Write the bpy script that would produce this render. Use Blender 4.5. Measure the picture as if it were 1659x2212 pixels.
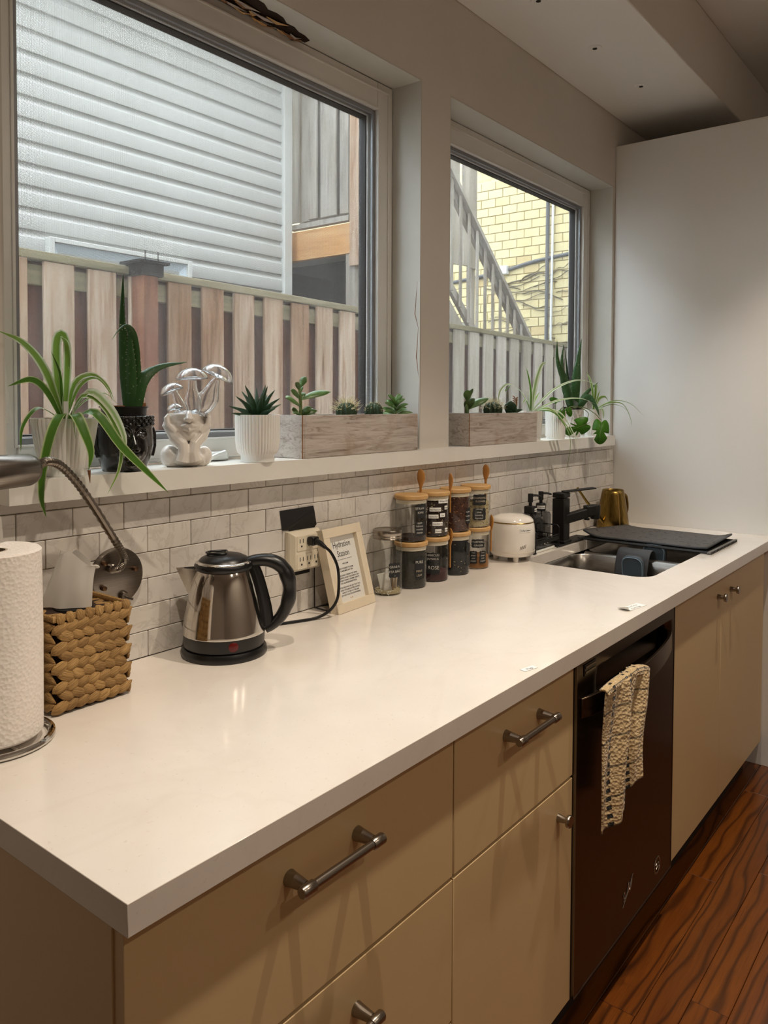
import bpy, bmesh, math, random
from mathutils import Vector, Matrix
random.seed(7)
R = math.radians
for o in list(bpy.data.objects): bpy.data.objects.remove(o)
SC = bpy.context.scene
COL = SC.collection
CT = 0.87            # height of the counter top above the floor
SILL = CT + 0.36     # top of the window sill

# ---------------------------------------------------------------- camera
cam = bpy.data.cameras.new('camera'); camo = bpy.data.objects.new('camera', cam); COL.objects.link(camo)
fw = Vector((0.78999609, 0.61216132, -0.03412777)); ri = Vector((0.61263184, -0.79035596, 0.00443643)); up = Vector((0.02425727, 0.02441252, 0.99940763))
camo.matrix_world = Matrix(((ri.x, up.x, -fw.x, -0.43615), (ri.y, up.y, -fw.y, -1.30618), (ri.z, up.z, -fw.z, CT + 0.49012), (0, 0, 0, 1)))
cam.sensor_fit = 'HORIZONTAL'; cam.sensor_width = 36; cam.lens = 36 * 1704.42 / 1659
cam.shift_x = -25.24 / 1659; cam.shift_y = -177.89 / 1659
cam.clip_start = 0.02; cam.clip_end = 100
SC.camera = camo
# ---------------------------------------------------------------- sky, lamps, exposure
w = bpy.data.worlds.new('overcast'); SC.world = w; w.use_nodes = True
w.node_tree.nodes['Background'].inputs[0].default_value = (0.86, 0.94, 1.0, 1)
w.node_tree.nodes['Background'].inputs[1].default_value = 10.5
SC.view_settings.view_transform = 'Standard'; SC.view_settings.look = 'None'
SC.view_settings.exposure = 0.15; SC.view_settings.gamma = 1.0; SC.view_settings.use_curve_mapping = False
LAMPS = ((0.05, -0.93), (0.98, -0.93), (2.08, -0.93), (0.3, -2.5), (1.36, -2.5))  # last two are unseen wide fills, added to lift the room's ambient light
LAMP_W = 65.0; LAMP_C = (1.0, 0.86, 0.70)
for i, (lx, ly) in enumerate(LAMPS):
    l = bpy.data.lights.new('downlight_or_fill', 'SPOT'); l.energy = LAMP_W if i < 3 else 21.0; l.color = LAMP_C; l.shadow_soft_size = 0.024 if i < 3 else 0.05
    l.spot_size = R(80 if i < 3 else 165); l.spot_blend = 0.62 if i < 3 else 0.3
    lo = bpy.data.objects.new('downlight_or_fill', l); COL.objects.link(lo); lo.location = (lx, ly, CT + 1.9)

# ---------------------------------------------------------------- helpers
def lin(h):
    if isinstance(h, str):
        h = h.lstrip('#'); h = [int(h[i:i + 2], 16) / 255 for i in (0, 2, 4)]
        return tuple(c / 12.92 if c <= 0.04045 else ((c + 0.055) / 1.055) ** 2.4 for c in h)
    return tuple(h)

class MB:
    def __init__(s): s.v = []; s.f = []; s.u = []
    def add(s, vs, fs, uv=None, M=None):
        n = len(s.v)
        s.v += [tuple(M @ Vector(v)) if M is not None else tuple(v) for v in vs]
        s.f += [tuple(i + n for i in f) for f in fs]
        s.u += list(uv) if uv else [(0.5, 0.5)] * len(vs)
        return s
    def box(s, x0, x1, y0, y1, z0, z1, M=None):
        v = [(x0, y0, z0), (x1, y0, z0), (x1, y1, z0), (x0, y1, z0), (x0, y0, z1), (x1, y0, z1), (x1, y1, z1), (x0, y1, z1)]
        return s.add(v, [(0, 3, 2, 1), (4, 5, 6, 7), (0, 1, 5, 4), (1, 2, 6, 5), (2, 3, 7, 6), (3, 0, 4, 7)], M=M)
    def lathe(s, prof, c=(0, 0, 0), n=32, M=None, mod=None, caps=(True, True), arc=None):
        vs, fs = [], []; m = len(prof); k = n if arc is None else n + 1
        for i in range(k):
            a = 2 * math.pi * i / n if arc is None else arc[0] + (arc[1] - arc[0]) * i / n
            for j, (r, z) in enumerate(prof):
                rr = r * (mod(a, j, z) if mod else 1)
                vs.append((c[0] + rr * math.cos(a), c[1] + rr * math.sin(a), c[2] + z))
        for i in range(n):
            i2 = (i + 1) % k
            for j in range(m - 1): fs.append((i * m + j, i2 * m + j, i2 * m + j + 1, i * m + j + 1))
        if arc is None:
            if caps[0] and prof[0][0] > 1e-6: fs.append(tuple(i * m for i in reversed(range(k))))
            if caps[1] and prof[-1][0] > 1e-6: fs.append(tuple(i * m + m - 1 for i in range(k)))
        return s.add(vs, fs, M=M)
    def cyl(s, p0, p1, r, n=12, r1=None): return s.tube([p0, p1], [r, r if r1 is None else r1], n)
    def tube(s, pts, r, n=8, closed=False, flat=1.0, up=None, uv=False):
        P = [Vector(p) for p in pts]; m = len(P); rs = r if isinstance(r, (list, tuple)) else [r] * m
        fl = flat if isinstance(flat, (list, tuple)) else [flat] * m
        T = []
        for i in range(m):
            a = P[(i - 1) % m] if closed else P[max(i - 1, 0)]; b = P[(i + 1) % m] if closed else P[min(i + 1, m - 1)]
            T.append((b - a).normalized())
        nrm = Vector(up) if up is not None else (Vector((0, 0, 1)) if abs(T[0].z) < 0.9 else Vector((1, 0, 0)))
        vs, fs, uvs = [], [], []
        for i in range(m):
            nrm = (nrm - T[i] * nrm.dot(T[i]))
            nrm = nrm.normalized() if nrm.length > 1e-6 else T[i].orthogonal().normalized()
            bi = T[i].cross(nrm)
            for k in range(n):
                a = 2 * math.pi * k / n
                vs.append(P[i] + bi * (math.cos(a) * rs[i]) + nrm * (math.sin(a) * rs[i] * fl[i])); uvs.append((0.5 + 0.5 * math.cos(a), i / (m - 1 if m > 1 else 1)))
        for i in range(m if closed else m - 1):
            i2 = (i + 1) % m
            for k in range(n): k2 = (k + 1) % n; fs.append((i * n + k, i * n + k2, i2 * n + k2, i2 * n + k))
        if not closed: fs.append(tuple(reversed(range(n)))); fs.append(tuple((m - 1) * n + k for k in range(n)))
        return s.add(vs, fs, uvs)
    def prism(s, poly, z0, z1, M=None):
        n = len(poly)
        v = [(x, y, z0) for x, y in poly] + [(x, y, z1) for x, y in poly]
        return s.add(v, [tuple(reversed(range(n))), tuple(range(n, 2 * n))] + [(i, (i + 1) % n, n + (i + 1) % n, n + i) for i in range(n)], M=M)
    def grid(s, nu, nv, fn, closed_u=False, M=None):
        vs = [fn(i / (nu if closed_u else nu - 1), j / (nv - 1)) for i in range(nu) for j in range(nv)]
        uv = [(i / (nu - 1), j / (nv - 1)) for i in range(nu) for j in range(nv)]
        fs = [(i * nv + j, ((i + 1) % nu) * nv + j, ((i + 1) % nu) * nv + j + 1, i * nv + j + 1) for i in range(nu if closed_u else nu - 1) for j in range(nv - 1)]
        return s.add(vs, fs, uv, M=M)
    def leaf(s, pts, width, up=(0, 0, 1), chan=0.25, prof=None, n=14, twist=0.0):
        P = spl(pts, n); m = len(P); vs, fs, uv = [], [], []; nrm = Vector(up)
        for i in range(m):
            t = (P[min(i + 1, m - 1)] - P[max(i - 1, 0)]).normalized(); q = i / (m - 1)
            nrm = nrm - t * nrm.dot(t); nrm = nrm.normalized() if nrm.length > 1e-5 else t.orthogonal().normalized()
            b = t.cross(nrm)
            if twist: b = Matrix.Rotation(twist * q, 3, t) @ b
            nn = b.cross(t)
            wd = width * (prof(q) if prof else min(1, 0.55 + 1.6 * q) * max(0.02, 1 - q ** 3.2))
            for k, (a, hgt) in enumerate(((-1, chan), (-0.5, chan * .3), (0, 0), (0.5, chan * .3), (1, chan))):
                vs.append(P[i] + b * (a * wd / 2) + nn * (hgt * wd / 2)); uv.append((k / 4, q))
        for i in range(m - 1):
            for k in range(4): fs.append((i * 5 + k, i * 5 + k + 1, i * 5 + k + 6, i * 5 + k + 5))
        return s.add(vs, fs, uv)

def spl(pts, n=14):
    P = [Vector(p) for p in pts]
    if len(P) == 2: return [P[0].lerp(P[1], i / n) for i in range(n + 1)]
    Q = [2 * P[0] - P[1]] + P + [2 * P[-1] - P[-2]]; out = []; segs = len(P) - 1
    for i in range(n + 1):
        t = i / n * segs; k = min(int(t), segs - 1); t -= k; a, b, c, d = Q[k:k + 4]
        out.append(0.5 * ((2 * b) + (c - a) * t + (2 * a - 5 * b + 4 * c - d) * t * t + (3 * b - a - 3 * c + d) * t ** 3))
    return out

ORI = {}
def mesh(name, mb, smooth=35, uv=False):
    me = bpy.data.meshes.new(name); me.from_pydata(mb.v, [], mb.f); me.update()
    bm = bmesh.new(); bm.from_mesh(me); bmesh.ops.recalc_face_normals(bm, faces=bm.faces[:]); bm.to_mesh(me); bm.free()
    if uv:
        ul = me.uv_layers.new(name='UVMap'); idx = [0] * len(me.loops); me.loops.foreach_get('vertex_index', idx)
        ul.data.foreach_set('uv', [c for i in idx for c in mb.u[i]])
    if smooth:
        me.polygons.foreach_set('use_smooth', [True] * len(me.polygons)); me.set_sharp_from_angle(angle=R(smooth))
    return me
def obj(name, mb, mat, parent=None, smooth=35, bev=0, seg=2, uv=False, loc=None, sub=0, solid=0):
    """mb holds world coordinates; the object's origin is its parent's base (or loc)."""
    o0 = ORI[parent.name] if parent is not None else Vector(loc if loc is not None else (0, 0, 0))
    m2 = mb
    if o0.length > 0: m2 = MB(); m2.v = [tuple(Vector(v) - o0) for v in mb.v]; m2.f = mb.f; m2.u = mb.u
    me = mesh(name, m2, smooth, uv); o = bpy.data.objects.new(name, me); COL.objects.link(o)
    if isinstance(mat, str): mat = MT[mat]
    me.materials.append(mat)
    if parent is not None: o.parent = parent
    else: o.location = o0
    ORI[o.name] = o0
    if bev:
        b = o.modifiers.new('bevel', 'BEVEL'); b.width = bev; b.segments = seg; b.limit_method = 'ANGLE'; b.angle_limit = R(40)
        if seg > 1 and smooth: b.harden_normals = False
    if solid: q = o.modifiers.new('solid', 'SOLIDIFY'); q.thickness = solid; q.offset = 0
    if sub: q = o.modifiers.new('sub', 'SUBSURF'); q.levels = sub; q.render_levels = sub
    return o
def tag(o, label, cat, group=None):
    o['label'] = label; o['category'] = cat
    if group: o['group'] = group
    return o
def thing(name, label, cat, loc, group=None):
    o = bpy.data.objects.new(name, None); COL.objects.link(o); o.location = loc; o.empty_display_size = 0.05
    ORI[o.name] = Vector(loc); return tag(o, label, cat, group)
def struct(name, mb, mat, **k):
    o = obj(name, mb, mat, **k); o['kind'] = 'structure'; return o
def piece(name, me, parent, loc, scale=(1, 1, 1), rot=(0, 0, 0)):
    o = bpy.data.objects.new(name, me); COL.objects.link(o); o.parent = parent
    o.location = Vector(loc) - ORI[parent.name]; o.scale = scale; o.rotation_euler = rot; ORI[o.name] = ORI[parent.name]; return o
def unit_piece(name, mat, bev=0.0, dims=(1, 1, 1)):
    """box of the given size with chamfered edges, origin at its centre: shared by alike pieces"""
    bm = bmesh.new(); bmesh.ops.create_cube(bm, size=1.0)
    for v in bm.verts: v.co = Vector((v.co.x * dims[0], v.co.y * dims[1], v.co.z * dims[2]))
    if bev: bmesh.ops.bevel(bm, geom=list(bm.edges), offset=bev, segments=1, affect='EDGES')
    me = bpy.data.meshes.new(name); bm.to_mesh(me); bm.free(); me.materials.append(MT[mat] if isinstance(mat, str) else mat); return me

def text_mb(body, size, align='CENTER', extrude=0.0002, M=None, shear=0.0, squeeze=1.0, bend=None, bold=0.0):
    """lettering as a mesh; M maps the text's xy plane into the world. bend=(radius): wrap round a cylinder."""
    cu = bpy.data.curves.new('lettering', 'FONT'); cu.body = body; cu.size = size; cu.align_x = align; cu.extrude = extrude; cu.shear = shear
    cu.resolution_u = 3; cu.offset = bold
    to = bpy.data.objects.new('lettering_tmp', cu); COL.objects.link(to)
    bpy.context.view_layer.update()
    me = bpy.data.meshes.new_from_object(to.evaluated_get(bpy.context.evaluated_depsgraph_get()))
    mb = MB(); vs = []
    for v in me.vertices:
        x, y, z = v.co.x * squeeze, v.co.y, v.co.z
        if bend: a = x / bend; x, z = (bend + z) * math.sin(a), (bend + z) * math.cos(a) - bend
        vs.append((x, y, z))
    mb.add(vs, [tuple(p.vertices) for p in me.polygons], M=M)
    bpy.data.objects.remove(to); bpy.data.curves.remove(cu); bpy.data.meshes.remove(me)
    return mb
def basis(o, x, y):
    x = Vector(x).normalized(); y = Vector(y).normalized(); z = x.cross(y)
    return Matrix(((x.x, y.x, z.x, o[0]), (x.y, y.y, z.y, o[1]), (x.z, y.z, z.z, o[2]), (0, 0, 0, 1)))

# ---------------------------------------------------------------- materials
MT = {}
class NT:
    def __init__(s, name):
        s.m = bpy.data.materials.new(name); s.m.use_nodes = True; s.t = s.m.node_tree; s.n = s.t.nodes; s.l = s.t.links
        s.b = s.n['Principled BSDF']; s.out = s.n['Material Output']; MT[name] = s.m
    def node(s, typ, **k):
        n = s.n.new(typ)
        for a, b in k.items():
            if a.startswith('i_'): n.inputs[a[2:].replace('_', ' ')].default_value = b
            else: setattr(n, a, b)
        return n
    def link(s, a, b): s.l.new(a, b)
    def coord(s, scale=(1, 1, 1), kind='Object', rnd=0.0, rot=(0, 0, 0)):
        tc = s.node('ShaderNodeTexCoord'); mp = s.node('ShaderNodeMapping'); mp.inputs['Scale'].default_value = scale; mp.inputs['Rotation'].default_value = rot
        s.link(tc.outputs[kind], mp.inputs['Vector'])
        if rnd:
            oi = s.node('ShaderNodeObjectInfo'); mu = s.node('ShaderNodeMath', operation='MULTIPLY'); mu.inputs[1].default_value = rnd
            s.link(oi.outputs['Random'], mu.inputs[0]); s.link(mu.outputs[0], mp.inputs['Location'])
        return mp.outputs[0]
    def noise(s, vec, scale, detail=4, rough=.55, dist=0):
        n = s.node('ShaderNodeTexNoise'); n.inputs['Scale'].default_value = scale; n.inputs['Detail'].default_value = detail; n.inputs['Roughness'].default_value = rough; n.inputs['Distortion'].default_value = dist
        if vec is not None: s.link(vec, n.inputs['Vector'])
        return n.outputs['Fac']
    def ramp(s, fac, stops, interp='LINEAR'):
        r = s.node('ShaderNodeValToRGB'); e = r.color_ramp.elements; r.color_ramp.interpolation = interp
        while len(e) < len(stops): e.new(0.5)
        for i, (p, c) in enumerate(stops):
            e[i].position = p; c = lin(c) if isinstance(c, str) else c; e[i].color = (*c, 1)
        s.link(fac, r.inputs[0]); return r.outputs[0]
    def mix(s, fac, a, b, blend='MIX'):
        m = s.node('ShaderNodeMix', data_type='RGBA', blend_type=blend)
        for sock, v in ((m.inputs[0], fac), (m.inputs[6], a), (m.inputs[7], b)):
            if hasattr(v, 'links'): s.link(v, sock)
            elif isinstance(v, (int, float)): sock.default_value = v
            else: sock.default_value = (*lin(v), 1)
        return m.outputs[2]
    def math(s, op, a, b=0.5, c=None):
        m = s.node('ShaderNodeMath', operation=op)
        for i, v in enumerate((a, b) if c is None else (a, b, c)):
            if hasattr(v, 'links'): s.link(v, m.inputs[i])
            else: m.inputs[i].default_value = v
        return m.outputs[0]
    def bump(s, h, strength=.3, dist=.002):
        b = s.node('ShaderNodeBump'); b.inputs['Strength'].default_value = strength; b.inputs['Distance'].default_value = dist
        s.link(h, b.inputs['Height']); s.link(b.outputs[0], s.b.inputs['Normal'])
    def col(s, c):
        if hasattr(c, 'links'): s.link(c, s.b.inputs['Base Color'])
        else: s.b.inputs['Base Color'].default_value = (*lin(c), 1)
    def set(s, **k):
        for a, v in k.items():
            q = s.b.inputs[{'rough': 'Roughness', 'metal': 'Metallic', 'spec': 'Specular IOR Level', 'trans': 'Transmission Weight', 'ior': 'IOR', 'aniso': 'Anisotropic', 'coat': 'Coat Weight', 'coatr': 'Coat Roughness', 'sss': 'Subsurface Weight', 'alpha': 'Alpha', 'sheen': 'Sheen Weight'}[a]]
            if hasattr(v, 'links'): s.link(v, q)
            else: q.default_value = v
        return s
def plain(name, c, rough=.5, metal=0, var=0.0, vscale=8, bump=0, bscale=200, **k):
    t = NT(name); t.set(rough=rough, metal=metal, **k)
    if var:
        c = lin(c); n = t.noise(t.coord(), vscale, 5)
        t.col(t.ramp(n, [(.3, tuple(x * (1 - var) for x in c)), (.7, tuple(min(1, x * (1 + var)) for x in c))]))
    else: t.col(c)
    if bump: t.bump(t.noise(t.coord(), bscale, 3), bump, .001)
    return t
plain('wall_paint', '#e0dad1', .75, var=.03, vscale=3, bump=.08, bscale=90)
plain('reveal_paint', '#d0cdc4', .6, var=.04, vscale=6, bump=.1, bscale=30)
plain('ceiling_paint', '#eeebe5', .8, var=.02, vscale=2)
plain('vinyl', '#e8e7e2', .38, var=.03, vscale=5)
plain('sill_paint', '#e4e1da', .33, var=.03, vscale=9, bump=.05, bscale=60)
plain('screen_alu', '#8f9296', .45, .3)
plain('gasket', '#17181a', .6)
plain('cabinet', '#d6ba8c', .38, var=.015, vscale=3)  # cream tint puts the warm lamplight into the white fronts' paint
plain('panel_white', '#eae8e4', .36, var=.015, vscale=2)
plain('plinth', '#2a1e16', .7)
plain('dark', '#101010', .7)
plain('black_plastic', '#0d0d0e', .34)
plain('black_matte', '#0e0e0f', .55)
plain('black_gloss', '#0a0a0b', .14, coat=.5)
plain('white_ceramic', '#e9e7e2', .28, sss=.08)
plain('white_gloss', '#e8e2da', .12, coat=.4)
plain('cream_plastic', '#ddd3bd', .4)
plain('nickel', '#9c948a', .26, 1.0)
plain('nickel_dark', '#7f776d', .34, 1.0)
plain('chrome', '#d8d6d2', .06, 1.0)
plain('copper_screw', '#6e5440', .4, 1.0)
plain('paper', '#ecebe6', .8)
plain('paper_beige', '#b7a993', .8)
plain('ink', '#1c1a18', .8)
plain('chalk', '#c9c6bd', .9)
plain('chalk_label', '#17191b', .55)
plain('soil', '#241a13', .95, var=.4, vscale=60, bump=.6, bscale=120)
plain('sponge_blue', '#46545f', .8, bump=.5, bscale=400)
plain('rubber_grey', '#3a3d42', .6)
plain('rack_steel', '#2d2f31', .45, .4)
plain('strip_grey', '#6d6d6b', .5)
plain('red_lamp', '#5a0c0b', .25)
plain('mortar', '#a89a78', .95)
plain('concrete', '#7c7a74', .95, var=.2, vscale=3)
plain('white_metal', '#d4d6d8', .5)
plain('pipe_grey', '#54565a', .6)
plain('damage_dark', '#2c1a10', .95)

t = NT('brushed'); t.set(metal=1.0, rough=.3, aniso=.6); n = t.noise(t.coord((2, 2, 300)), 6, 3); t.col(t.ramp(n, [(.3, '#77706a'), (.7, '#958d84')])); t.bump(n, .03, .0004)
t = NT('dw_steel'); t.set(metal=1.0, rough=.27, aniso=.5); n = t.noise(t.coord((2, 2, 260)), 8, 3); t.col(t.ramp(n, [(.3, '#54473b'), (.7, '#625446')])); t.bump(n, .03, .0003)
t = NT('sink_steel'); t.set(metal=1.0, rough=.28); n = t.noise(t.coord((60, 4, 60)), 6, 3); t.col(t.ramp(n, [(.3, '#8e8b86'), (.7, '#a8a49e')]))
t = NT('kettle_steel'); t.set(metal=1.0, rough=.09); n = t.noise(t.coord(), 40, 6); t.col('#cfc9c1'); t.set(rough=t.math('MULTIPLY_ADD', n, .12, .04)); t.bump(t.noise(t.coord((1, 1, .15)), 55, 2), .04, .001)
t = NT('gold'); t.set(metal=1.0, rough=.28); n = t.noise(t.coord((40, 40, 2)), 5, 3); t.col(t.ramp(n, [(.3, '#7a6230'), (.7, '#9a8046')]))
# quartz counter
t = NT('quartz'); t.set(rough=.16, spec=.5, coat=.25, coatr=.08); v = t.coord(); n1 = t.noise(v, 7, 5); n2 = t.noise(v, 160, 3); n3 = t.noise(v, 2.2, 4, dist=1.2)
c = t.mix(t.ramp(n1, [(.35, (0, 0, 0)), (.75, (1, 1, 1))]), '#e3dbd1', '#e9e2d9'); c = t.mix(t.ramp(n2, [(.66, (0, 0, 0)), (.72, (.35, .35, .35))]), c, '#c9bba8'); c = t.mix(t.ramp(n3, [(.47, (0, 0, 0)), (.5, (.06, .06, .06)), (.53, (0, 0, 0))]), c, '#b9aa99'); t.col(c)
# marble tile (each tile shifts the pattern)
t = NT('marble_tile'); t.set(rough=.22, spec=.5); v = t.coord((1, 1, 1), rnd=40.0, rot=(0.4, 0.5, 0.3)); n1 = t.noise(v, 9, 6, .6, 1.6); n2 = t.noise(v, 5, 5, .6, .8)
c = t.mix(t.ramp(n1, [(.475, (0, 0, 0)), (.5, (.28, .28, .28)), (.525, (0, 0, 0))]), t.ramp(n2, [(.3, '#d3cdc5'), (.62, '#e4dfd8')]), '#a0968c')
oi = t.node('ShaderNodeObjectInfo'); c = t.mix(1.0, c, t.ramp(oi.outputs['Random'], [(0, (.86, .86, .87)), (1, (1.0, .99, .97))]), 'MULTIPLY'); t.col(c)
plain('grout', '#a8987f', .9, var=.1, vscale=30)
# oak floor
t = NT('oak'); t.set(rough=.3, coat=.3, coatr=.15); v = t.coord((1.0, 9, 9), rnd=30.0)
n1 = t.noise(v, 2.0, 5, .6, .8); wv = t.node('ShaderNodeTexWave', wave_type='BANDS', bands_direction='Y'); wv.inputs['Scale'].default_value = 2.6; wv.inputs['Distortion'].default_value = 13.0; wv.inputs['Detail'].default_value = 2.5; wv.inputs['Detail Scale'].default_value = .9; t.link(t.coord((.8, 3.4, 3.4), rnd=30.0), wv.inputs['Vector'])
n3 = t.noise(t.coord((3, 160, 160), rnd=30.0), 4, 4)
c = t.mix(t.ramp(n1, [(.3, (0, 0, 0)), (.7, (1, 1, 1))]), '#6e390f', '#814815'); c = t.mix(t.ramp(wv.outputs['Fac'], [(.0, (.7, .7, .7)), (.16, (.3, .3, .3)), (.45, (0, 0, 0))]), c, '#2a1206'); c = t.mix(t.ramp(n3, [(.5, (0, 0, 0)), (.75, (.55, .55, .55))]), c, '#351a0b')
oi = t.node('ShaderNodeObjectInfo'); c = t.mix(1.0, c, t.ramp(oi.outputs['Random'], [(0, (.85, .82, .8)), (1, (1.0, 1.0, 1.0))]), 'MULTIPLY'); t.col(c); t.bump(n3, .15, .0006)
# weathered wood of fence and deck; per-board tint
def weathered(name, stops, rndstops, axis=2):
    t = NT(name); t.set(rough=.85, spec=.2); sc = [14, 14, 14]; sc[axis] = .8; v = t.coord(tuple(sc), rnd=25.0); n = t.noise(v, 2.2, 6, .65, .9); n2 = t.noise(t.coord(rnd=10.0), 2.4, 4)
    c = t.ramp(n, stops); c = t.mix(t.ramp(n2, [(.45, (0, 0, 0)), (.8, (.5, .5, .5))]), c, '#8b7f68')
    oi = t.node('ShaderNodeObjectInfo'); c = t.mix(1.0, c, t.ramp(oi.outputs['Random'], rndstops), 'MULTIPLY'); t.col(c); t.bump(n, .25, .004)
weathered('fence_wood', [(.28, '#5f4635'), (.40, '#977a63'), (.55, '#b3a090'), (.75, '#c6b8aa')], [(0, (.68, .55, .44)), (.3, (.95, .84, .74)), (.6, (1, .97, .95)), (1, (1.08, 1.06, 1.06))])
weathered('fence_grey', [(.25, '#7d746b'), (.42, '#a89f96'), (.6, '#bdb6ae'), (.8, '#cfcac3')], [(0, (.8, .77, .73)), (.5, (1, .99, .97)), (1, (1.12, 1.12, 1.12))])
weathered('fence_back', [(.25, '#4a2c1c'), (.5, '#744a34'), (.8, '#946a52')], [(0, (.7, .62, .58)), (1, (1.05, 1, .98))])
weathered('rail_wood', [(.25, '#5d5a45'), (.5, '#8a8068'), (.8, '#a89e88')], [(0, (.8, .82, .75)), (1, (1, 1, 1))], axis=0)
weathered('deck_wood', [(.25, '#77706a'), (.5, '#a8a29b'), (.8, '#c2bdb6')], [(0, (.8, .78, .76)), (1, (1.1, 1.1, 1.1))])
weathered('beam_wood', [(.25, '#96683c'), (.5, '#c3925f'), (.8, '#d6b58c')], [(0, (.9, .9, .9)), (1, (1, 1, 1))], axis=1)
plain('siding', '#bdbdba', .55, var=.03, vscale=2)
plain('siding_trim', '#c4c4c0', .5)
t = NT('yellow_brick'); t.set(rough=.9); v = t.coord(rnd=30.0); n = t.noise(v, 6, 5); oi = t.node('ShaderNodeObjectInfo'); c = t.mix(n, '#c4b68a', '#d6cba4'); c = t.mix(1.0, c, t.ramp(oi.outputs['Random'], [(0, (.82, .72, .6)), (.12, (.97, .95, .9)), (1, (1.05, 1.04, 1.0))]), 'MULTIPLY'); t.col(c); t.bump(n, .3, .004)
t = NT('brick_far'); t.set(rough=.9); br = t.node('ShaderNodeTexBrick'); br.inputs['Scale'].default_value = 1.0; br.inputs['Brick Width'].default_value = .2; br.inputs['Row Height'].default_value = .106; br.inputs['Mortar Size'].default_value = .006
br.inputs['Color1'].default_value = (*lin('#c4b68a'), 1); br.inputs['Color2'].default_value = (*lin('#d0c59c'), 1); br.inputs['Mortar'].default_value = (*lin('#a89a78'), 1)
tc = t.node('ShaderNodeTexCoord'); sp = t.node('ShaderNodeSeparateXYZ'); cb = t.node('ShaderNodeCombineXYZ'); t.link(tc.outputs['Object'], sp.inputs[0]); t.link(sp.outputs['Y'], cb.inputs['X']); t.link(sp.outputs['Z'], cb.inputs['Y']); t.link(cb.outputs[0], br.inputs['Vector']); t.col(br.outputs['Color'])
# thin clear glass: mostly see-through with fresnel reflection
def thin_glass(name, tint=(1, 1, 1), f=1.45, rough=.01, refl=1.0, haze=0.0):
    t = NT(name); t.n.remove(t.b)
    tr = t.node('ShaderNodeBsdfTransparent'); tr.inputs[0].default_value = (*lin(tint), 1); gl = t.node('ShaderNodeBsdfGlossy'); gl.inputs['Roughness'].default_value = rough
    lw = t.node('ShaderNodeLayerWeight'); lw.inputs[0].default_value = .5; f0 = ((f - 1) / (f + 1)) ** 2; fr = t.math('MULTIPLY_ADD', t.math('POWER', lw.outputs['Facing'], 4.0), (1 - f0) * .9, f0); mx = t.node('ShaderNodeMixShader'); t.link(t.math('MINIMUM', t.math('MULTIPLY', fr, refl), 1.0), mx.inputs[0]); t.link(tr.outputs[0], mx.inputs[1]); t.link(gl.outputs[0], mx.inputs[2]); last = mx.outputs[0]
    if haze:
        df = t.node('ShaderNodeBsdfTranslucent'); df.inputs[0].default_value = (.9, .9, .9, 1); n = t.noise(t.coord((1, 1, 1)), 9, 6); m2 = t.node('ShaderNodeMixShader'); t.link(t.math('MULTIPLY', n, haze), m2.inputs[0]); t.link(last, m2.inputs[1]); t.link(df.outputs[0], m2.inputs[2]); last = m2.outputs[0]
    t.link(last, t.out.inputs[0])
thin_glass('window_glass', (.97, .98, .98), haze=.05)
thin_glass('jar_glass', (.95, .96, .95), 1.5)
t = NT('blown_glass'); t.set(rough=.0, trans=1.0, ior=1.45, spec=.6); t.col((.98, .99, 1.0))
thin_glass('picture_glass', (.97, .97, .97), 1.4)
thin_glass('smoke_glass', (.50, .51, .52), 1.5)
# woven insect screen
t = NT('insect_mesh'); t.n.remove(t.b); tc = t.node('ShaderNodeTexCoord'); sp = t.node('ShaderNodeSeparateXYZ'); t.link(tc.outputs['Object'], sp.inputs[0])
PITCH = .0021
a = t.math('PINGPONG', sp.outputs['X'], PITCH / 2); b = t.math('PINGPONG', sp.outputs['Z'], PITCH / 2)
g = t.math('MAXIMUM', t.math('LESS_THAN', a, PITCH * .11), t.math('LESS_THAN', b, PITCH * .11))
tr = t.node('ShaderNodeBsdfTransparent'); df = t.node('ShaderNodeBsdfDiffuse'); df.inputs[0].default_value = (.16, .16, .17, 1); mx = t.node('ShaderNodeMixShader'); t.link(g, mx.inputs[0]); t.link(tr.outputs[0], mx.inputs[1]); t.link(df.outputs[0], mx.inputs[2]); t.link(mx.outputs[0], t.out.inputs[0])
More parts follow.
